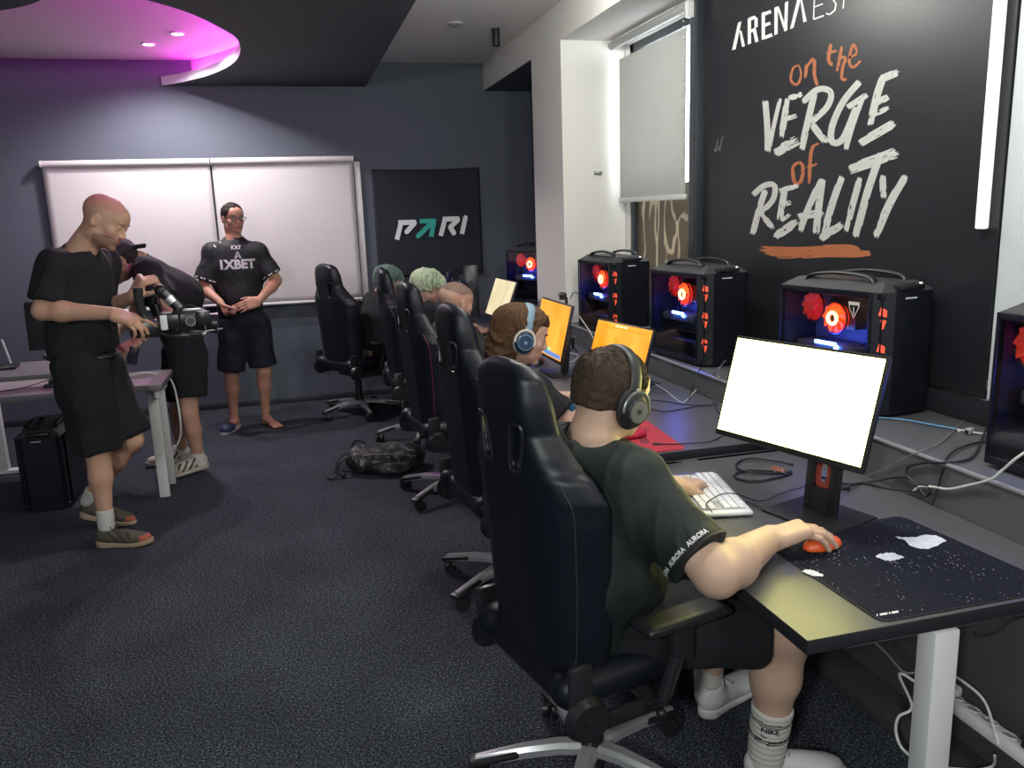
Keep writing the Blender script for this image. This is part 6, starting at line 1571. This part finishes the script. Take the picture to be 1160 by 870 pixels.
decal('sock_mark', so_, FSK, polymesh([[(q_.x, q_.y) for q_ in p] for p in sw]), an+V3(0, 0, .096), rt_, (0, 0, 1), -vd, SKN, lift=.0015)
f_ = nrm((.96, -.20, 0)); heel = np.array(an)-f_*.055; heel[2] = .001
shoe(pr, heel, f_, L=.30, upper=SHW, sole=SOLW, lace=SHW, chunky=1.4, res=.005)
an = legs[1][2]; sock(pr, an-V3(0, 0, .05), an+V3(0, 0, .10), .046, .05, mat('sock_cream', (.5, .49, .45), .9))
heel = V3(1.165, 2.16, .02); shoe(pr, heel, (.93, .32, .10), (-.1, -.1, 1), L=.29, upper=SHW, sole=SOLW, lace=SHW, chunky=1.4)
# ---- headsets
def headset(label, H, dark, cupm, disc, pad, band_r=.094, accent=None, bandw=1., mic=False, tiltb=-.0):
    t = thing('headset', label, 'headset', (0, 0, 0))
    def hp(x, y, z): return H(x, y, z)
    b = MB(); pts = [hp(math.sin(a)*.091, -.006+tiltb*math.cos(a), .030+math.cos(a)*.097) for a in np.linspace(-1.55, 1.55, 29)]
    b.tube(pts, .0085*H.s*bandw, dark, seg=10, flat=(.75, 2.0), up0=H.d(-1, 0, 0)); b.build('headband', t)
    b = MB(); pts = [hp(math.sin(a)*.0845, -.006, .030+math.cos(a)*.0895) for a in np.linspace(-.9, .9, 17)]; b.tube(pts, .007*H.s, pad, seg=10, flat=(.8, 2.2), up0=H.d(-1, 0, 0)); b.build('head_cushion', t)
    for s in (-1, 1):
        b = MB(); b.tube([hp(s*.092, -.006, .035), hp(s*.098, -.004, .015), hp(s*.104, -.004, -.012)], .006*H.s, disc if accent is None else accent, seg=8, flat=(1, 1.8))
        pts = [hp(s*.106, -.004+.040*math.cos(a), -.016+.046*math.sin(a)) for a in np.linspace(-.2, PI+.2, 15)]; b.tube(pts, .005*H.s, disc if accent is None else accent, seg=8); yk = b.build('yoke', t)
        F = Field(*bounds([hp(s*x, y, z) for x in (.07, .12) for y in (-.06, .05) for z in (-.08, .05)], .01), .004)
        F.ell(hp(s*.086, -.004, -.016), V3(.017, .047, .056)*H.s, rot=H.B); mesh_obj('ear_cushion', [F.mesh()], [pad], t)
        F = Field(*bounds([hp(s*x, y, z) for x in (.07, .13) for y in (-.06, .05) for z in (-.08, .05)], .01), .004)
        F.ell(hp(s*.100, -.004, -.016), V3(.015, .041, .050)*H.s, rot=H.B); cu = mesh_obj('ear_cup', [F.mesh()], [cupm], t)
        b = MB(); b.cyl(hp(s*.108, -.002, -.018), hp(s*.1175, -.002, -.018), .031*H.s, disc, r2=.028*H.s, seg=28); b.torus(hp(s*.1165, -.002, -.018), .030*H.s, .0016*H.s, dark, axis=tuple(H.d(1, 0, 0)), ts=6)
        b.cyl(hp(s*.117, -.002, -.018), hp(s*.1185, -.002, -.018), .007*H.s, dark, seg=14); b.build('disc', cu)
    return t
headset('black headset with silver discs on the nearest player', H, mat('headset_black', (.018, .020, .020), .45), DPLAST, mat('headset_silver', (.52, .52, .50), .25, .85), mat('headset_cushion', (.014, .014, .015), .7), accent=mat('headset_gunmetal', (.16, .17, .16), .35, .6))
# ---- long haired player (second)
SKQ = skinmat('skin_second_player', (.52, .32, .23))
def sitP(x, y, ang, lean=.0, hz=0.): 
    f = V3(math.cos(ang), math.sin(ang), 0); l = V3(-f[1], f[0], 0); b0 = V3(x, y, 0)
    P = dict(p=b0-f*.04+V3(0, 0, .60), c=b0-f*.02+f*lean*.4+V3(0, 0, .82), n=b0+f*lean+V3(0, 0, 1.03+hz), sR=b0+f*(lean*.9+.01)-l*.175+V3(0, 0, .955+hz), sL=b0+f*(lean*.9+.01)+l*.175+V3(0, 0, .955+hz),
             eR=b0+f*(.16+lean*.5)-l*.27+V3(0, 0, .79), eL=b0+f*(.16+lean*.5)+l*.27+V3(0, 0, .79))
    wR_ = b0+f*.38-l*.16+V3(0, 0, .805); wL_ = b0+f*.38+l*.14+V3(0, 0, .805)
    legs = [(b0+f*.04-l*.1+V3(0, 0, .57), b0+f*.46-l*.14+V3(0, 0, .50), b0+f*.44-l*.14+V3(0, 0, .10)), (b0+f*.04+l*.1+V3(0, 0, .57), b0+f*.46+l*.14+V3(0, 0, .50), b0+f*.44+l*.14+V3(0, 0, .10))]
    return f, l, P, wR_, wL_, legs
def dress_legs(pr, legs, f, seed):
    shorts(pr, SHORTB, (legs[0][0]+legs[1][0])/2-f*.04, [legs[0][0], legs[1][0]], [legs[0][1], legs[1][1]], [.9, .9], .112, .09, seed=seed, fwd=f, res=.012)
    for L_ in legs:
        heel = L_[2]-f*.055; heel[2] = .001; shoe(pr, heel, f, L=.28, upper=SATIN, sole=SOLW, res=.008)
f, l, P, wR, wL, legs = sitP(.84, 3.33, .15, .03, -.02)
pr, H, o_, FJ = seated('long-haired player in black t-shirt and blue headset, lit orange by screen', SKQ, aty(592, 380, 3.30), (.96, -.12, -.30), (.3, 0, .95), P, wR, wL, f, f, (0, 0, -1), (0, 0, -1), legs, hs=1.04, jersey=BLKCOT, fw=f, shirt_name='t_shirt', seed=61, res=.012)
dress_legs(pr, legs, f, 71)
HL = hair_mat('hair_long_brown', (.085, .045, .024), .55)
def exh(F):
    hell(F, H, (0, -.055, -.03), (.085, .085, .10), .03); hell(F, H, (0, -.075, -.10), (.062, .055, .07), .03)
    hell(F, H, (0, .05, .075), (.065, .045, .035), .02)
hr = hair_cap(pr, H, HL, .016, line=lambda x, y, z: np.maximum(-.12+1.9*np.maximum(y+.045, 0)-z, y-.055-.0*z), rough=.004, seed=8, extra=exh)
locks(hr, H, HL, 260, .20, .0052, seed=2, spread=1.18, front=.0, wav=.008, part='hair_locks', nofront=True); brows(pr, H, HL)
headset('blue and white headset over long brown hair', H, mat('headset_band_blue', (.17, .26, .34), .6), mat('headset_cup_navy', (.02, .035, .08), .25), mat('headset_cup_blue', (.05, .09, .18), .2, .4), mat('headset_pad_pale', (.40, .36, .33), .6), accent=mat('headset_arm_cream', (.58, .52, .44), .4), bandw=1.25)
# ---- shaven headed player (third)
SKR = skinmat('skin_third_player', (.46, .28, .21)); SCR = mat('scalp_stubble', (.20, .125, .10), .75, bump=.2, bscale=600)
f, l, P, wR, wL, legs = sitP(.86, 4.72, .2, .03)
pr, H, o_, FJ = seated('shaven-headed player in dark green jersey, seen from behind', SKR, aty(517, 343, 4.72), (.90, .42, -.15), (.1, 0, 1), P, wR, wL, f, f, (0, 0, -1), (0, 0, -1), legs, hs=1.05, fw=f, seed=81, res=.014, scalp=SCR)
dress_legs(pr, legs, f, 72)
# ---- blond-green haired player (fourth)
f, l, P, wR, wL, legs = sitP(.88, 5.98, .1, .0)
pr, H, o_, FJ = seated('player with messy pale blond-green hair in dark jersey', skinmat('skin_fourth_player', (.44, .25, .19)), aty(486, 325, 5.96), (.90, .25, -.30), (.3, 0, .95), P, wR, wL, f, f, (0, 0, -1), (0, 0, -1), legs, hs=1.0, fw=f, seed=91, res=.014, hres=.006, jersey=BLKCOT)
dress_legs(pr, legs, f, 73)
HG = hair_mat('hair_pale_green', (.52, .60, .42), .35); HG2 = hair_mat('hair_root_dark', (.24, .29, .18), .4)
hr = hair_cap(pr, H, HG, .022, line=lambda x, y, z: np.maximum(-.035+1.0*np.maximum(y+.02, 0)-z, y-.085), rough=.005, res=.006, seed=12)
locks(hr, H, HG, 230, .15, .0065, seed=5, spread=1.30, front=.5, wav=.014, part='hair_locks', mats=[HG, HG, HG, HG2])
t = thing('scarf', 'white scarf-like patch at the neck of green-haired player', 'scarf', tuple(aty(496, 360, 5.80)))
F = Field((-.09, -.06, -.08), (.09, .06, .08), .006); F.ell((0, 0, 0), (.045, .03, .045), k=.01); F.add(lambda P_: .006*fnoise(P_, 45, 3)); mesh_obj('cloth', [F.mesh()], [SOCKW], t)
# ---- teal haired player (fifth)
f, l, P, wR, wL, legs = sitP(.665, 6.93, .35, .04)
pr, H, o_, FJ = seated('teal-haired player in black jersey, farthest of the seated row', skinmat('skin_fifth_player', (.42, .25, .19)), aty(441, 318, 6.85), (.93, -.15, -.30), (.3, 0, .95), P, wR, wL, f, f, (0, 0, -1), (0, 0, -1), legs, hs=1.0, fw=f, seed=95, res=.014, hres=.006, jersey=BLKCOT)
dress_legs(pr, legs, f, 74)
HT = hair_mat('hair_teal', (.085, .14, .125), .5, c2=(.20, .30, .26))
hr = hair_cap(pr, H, HT, .016, line=lambda x, y, z: np.maximum(-.075+1.1*np.maximum(y+.02, 0)-z, y-.085), rough=.004, res=.006, seed=13)
locks(hr, H, HT, 170, .17, .006, seed=7, spread=1.2, front=.5, wav=.004, part='hair_locks')
b = MB()
for (px, py) in ((405, 338), (409, 343)):
    q = FJ.project(aty(px, py, 6.4), nrm(aty(px, py, 7.2)-aty(px, py, 6.4)), .003, 1.2); b.box(q-V3(.035, .004, .012), q+V3(.035, .004, .012), PRW, mtx=None)
b.build('shoulder_print', o_)
# ================================================================ light
w = bpy.data.worlds.new('world'); scene.world = w; w.use_nodes = True
w.node_tree.nodes['Background'].inputs[0].default_value = (.85, .93, 1, 1); w.node_tree.nodes['Background'].inputs[1].default_value = 9.
def area(name, loc, tgt, size, power, color=(1, 1, 1), sy=None, spread=None):
    d = bpy.data.lights.new(name, 'AREA'); d.energy = power; d.color = color; d.size = size
    if sy: d.shape = 'RECTANGLE'; d.size_y = sy
    if spread: d.spread = spread
    o = bpy.data.objects.new(name, d); o.location = loc
    o.rotation_euler = (Vector(tgt)-Vector(loc)).to_track_quat('-Z', 'Y').to_euler(); COL.objects.link(o); return o
def spot(name, loc, tgt, power, ang=120, color=(1, 1, 1), r=.04, blend=.6):
    d = bpy.data.lights.new(name, 'SPOT'); d.energy = power; d.color = color; d.spot_size = math.radians(ang); d.spot_blend = blend; d.shadow_soft_size = r
    o = bpy.data.objects.new(name, d); o.location = loc
    o.rotation_euler = (Vector(tgt)-Vector(loc)).to_track_quat('-Z', 'Y').to_euler(); COL.objects.link(o); return o
def point(name, loc, power, color, r=.12):
    d = bpy.data.lights.new(name, 'POINT'); d.energy = power; d.color = color; d.shadow_soft_size = r
    o = bpy.data.objects.new(name, d); o.location = loc; COL.objects.link(o); return o
spot('downlight_beam', (-.9, 6.985, 2.965), (-.93, 6.985, 0), 95, 152, (1, .97, .96), r=.018, blend=.6)
spot('downlight_beam', (-.648, 6.595, 2.965), (-.68, 6.595, 0), 75, 152, (1, .97, .96), r=.018, blend=.6)
area('area_fill', (-1.5, 4.2, 2.9), (-1.5, 4.4, 0), .5, 70, (.97, 1, .96))  # unseen area light added as fill on the left side
point('fill_light', (-1.3, -1.2, 2.45), 225, (.96, 1, .96))  # unseen light added behind the camera as front fill
point('fill_light', (1.25, 1.9, 2.62), 42, (.98, 1, .93), r=.08)  # unseen light for the ceiling and the sheen at the panel top
point('fill_light', (1.0, -1.0, 2.45), 55, (.97, 1, .95))  # second unseen fill from behind, on the desk side
point('fill_light', (1.2, 4.0, 2.74), 34, (.98, 1, .93), r=.08)  # added just out of frame to brighten the right-hand ceiling
point('fill_light', (1.1, 2.9, 2.60), 16, (.98, 1, .95), r=.08)  # weaker light added above the frame for the same ceiling
vs = scene.view_settings
scene.display_settings.display_device = 'sRGB'
vs.view_transform = 'Standard'; vs.look = 'None'; vs.exposure = .16; vs.gamma = 1.; vs.use_curve_mapping = False
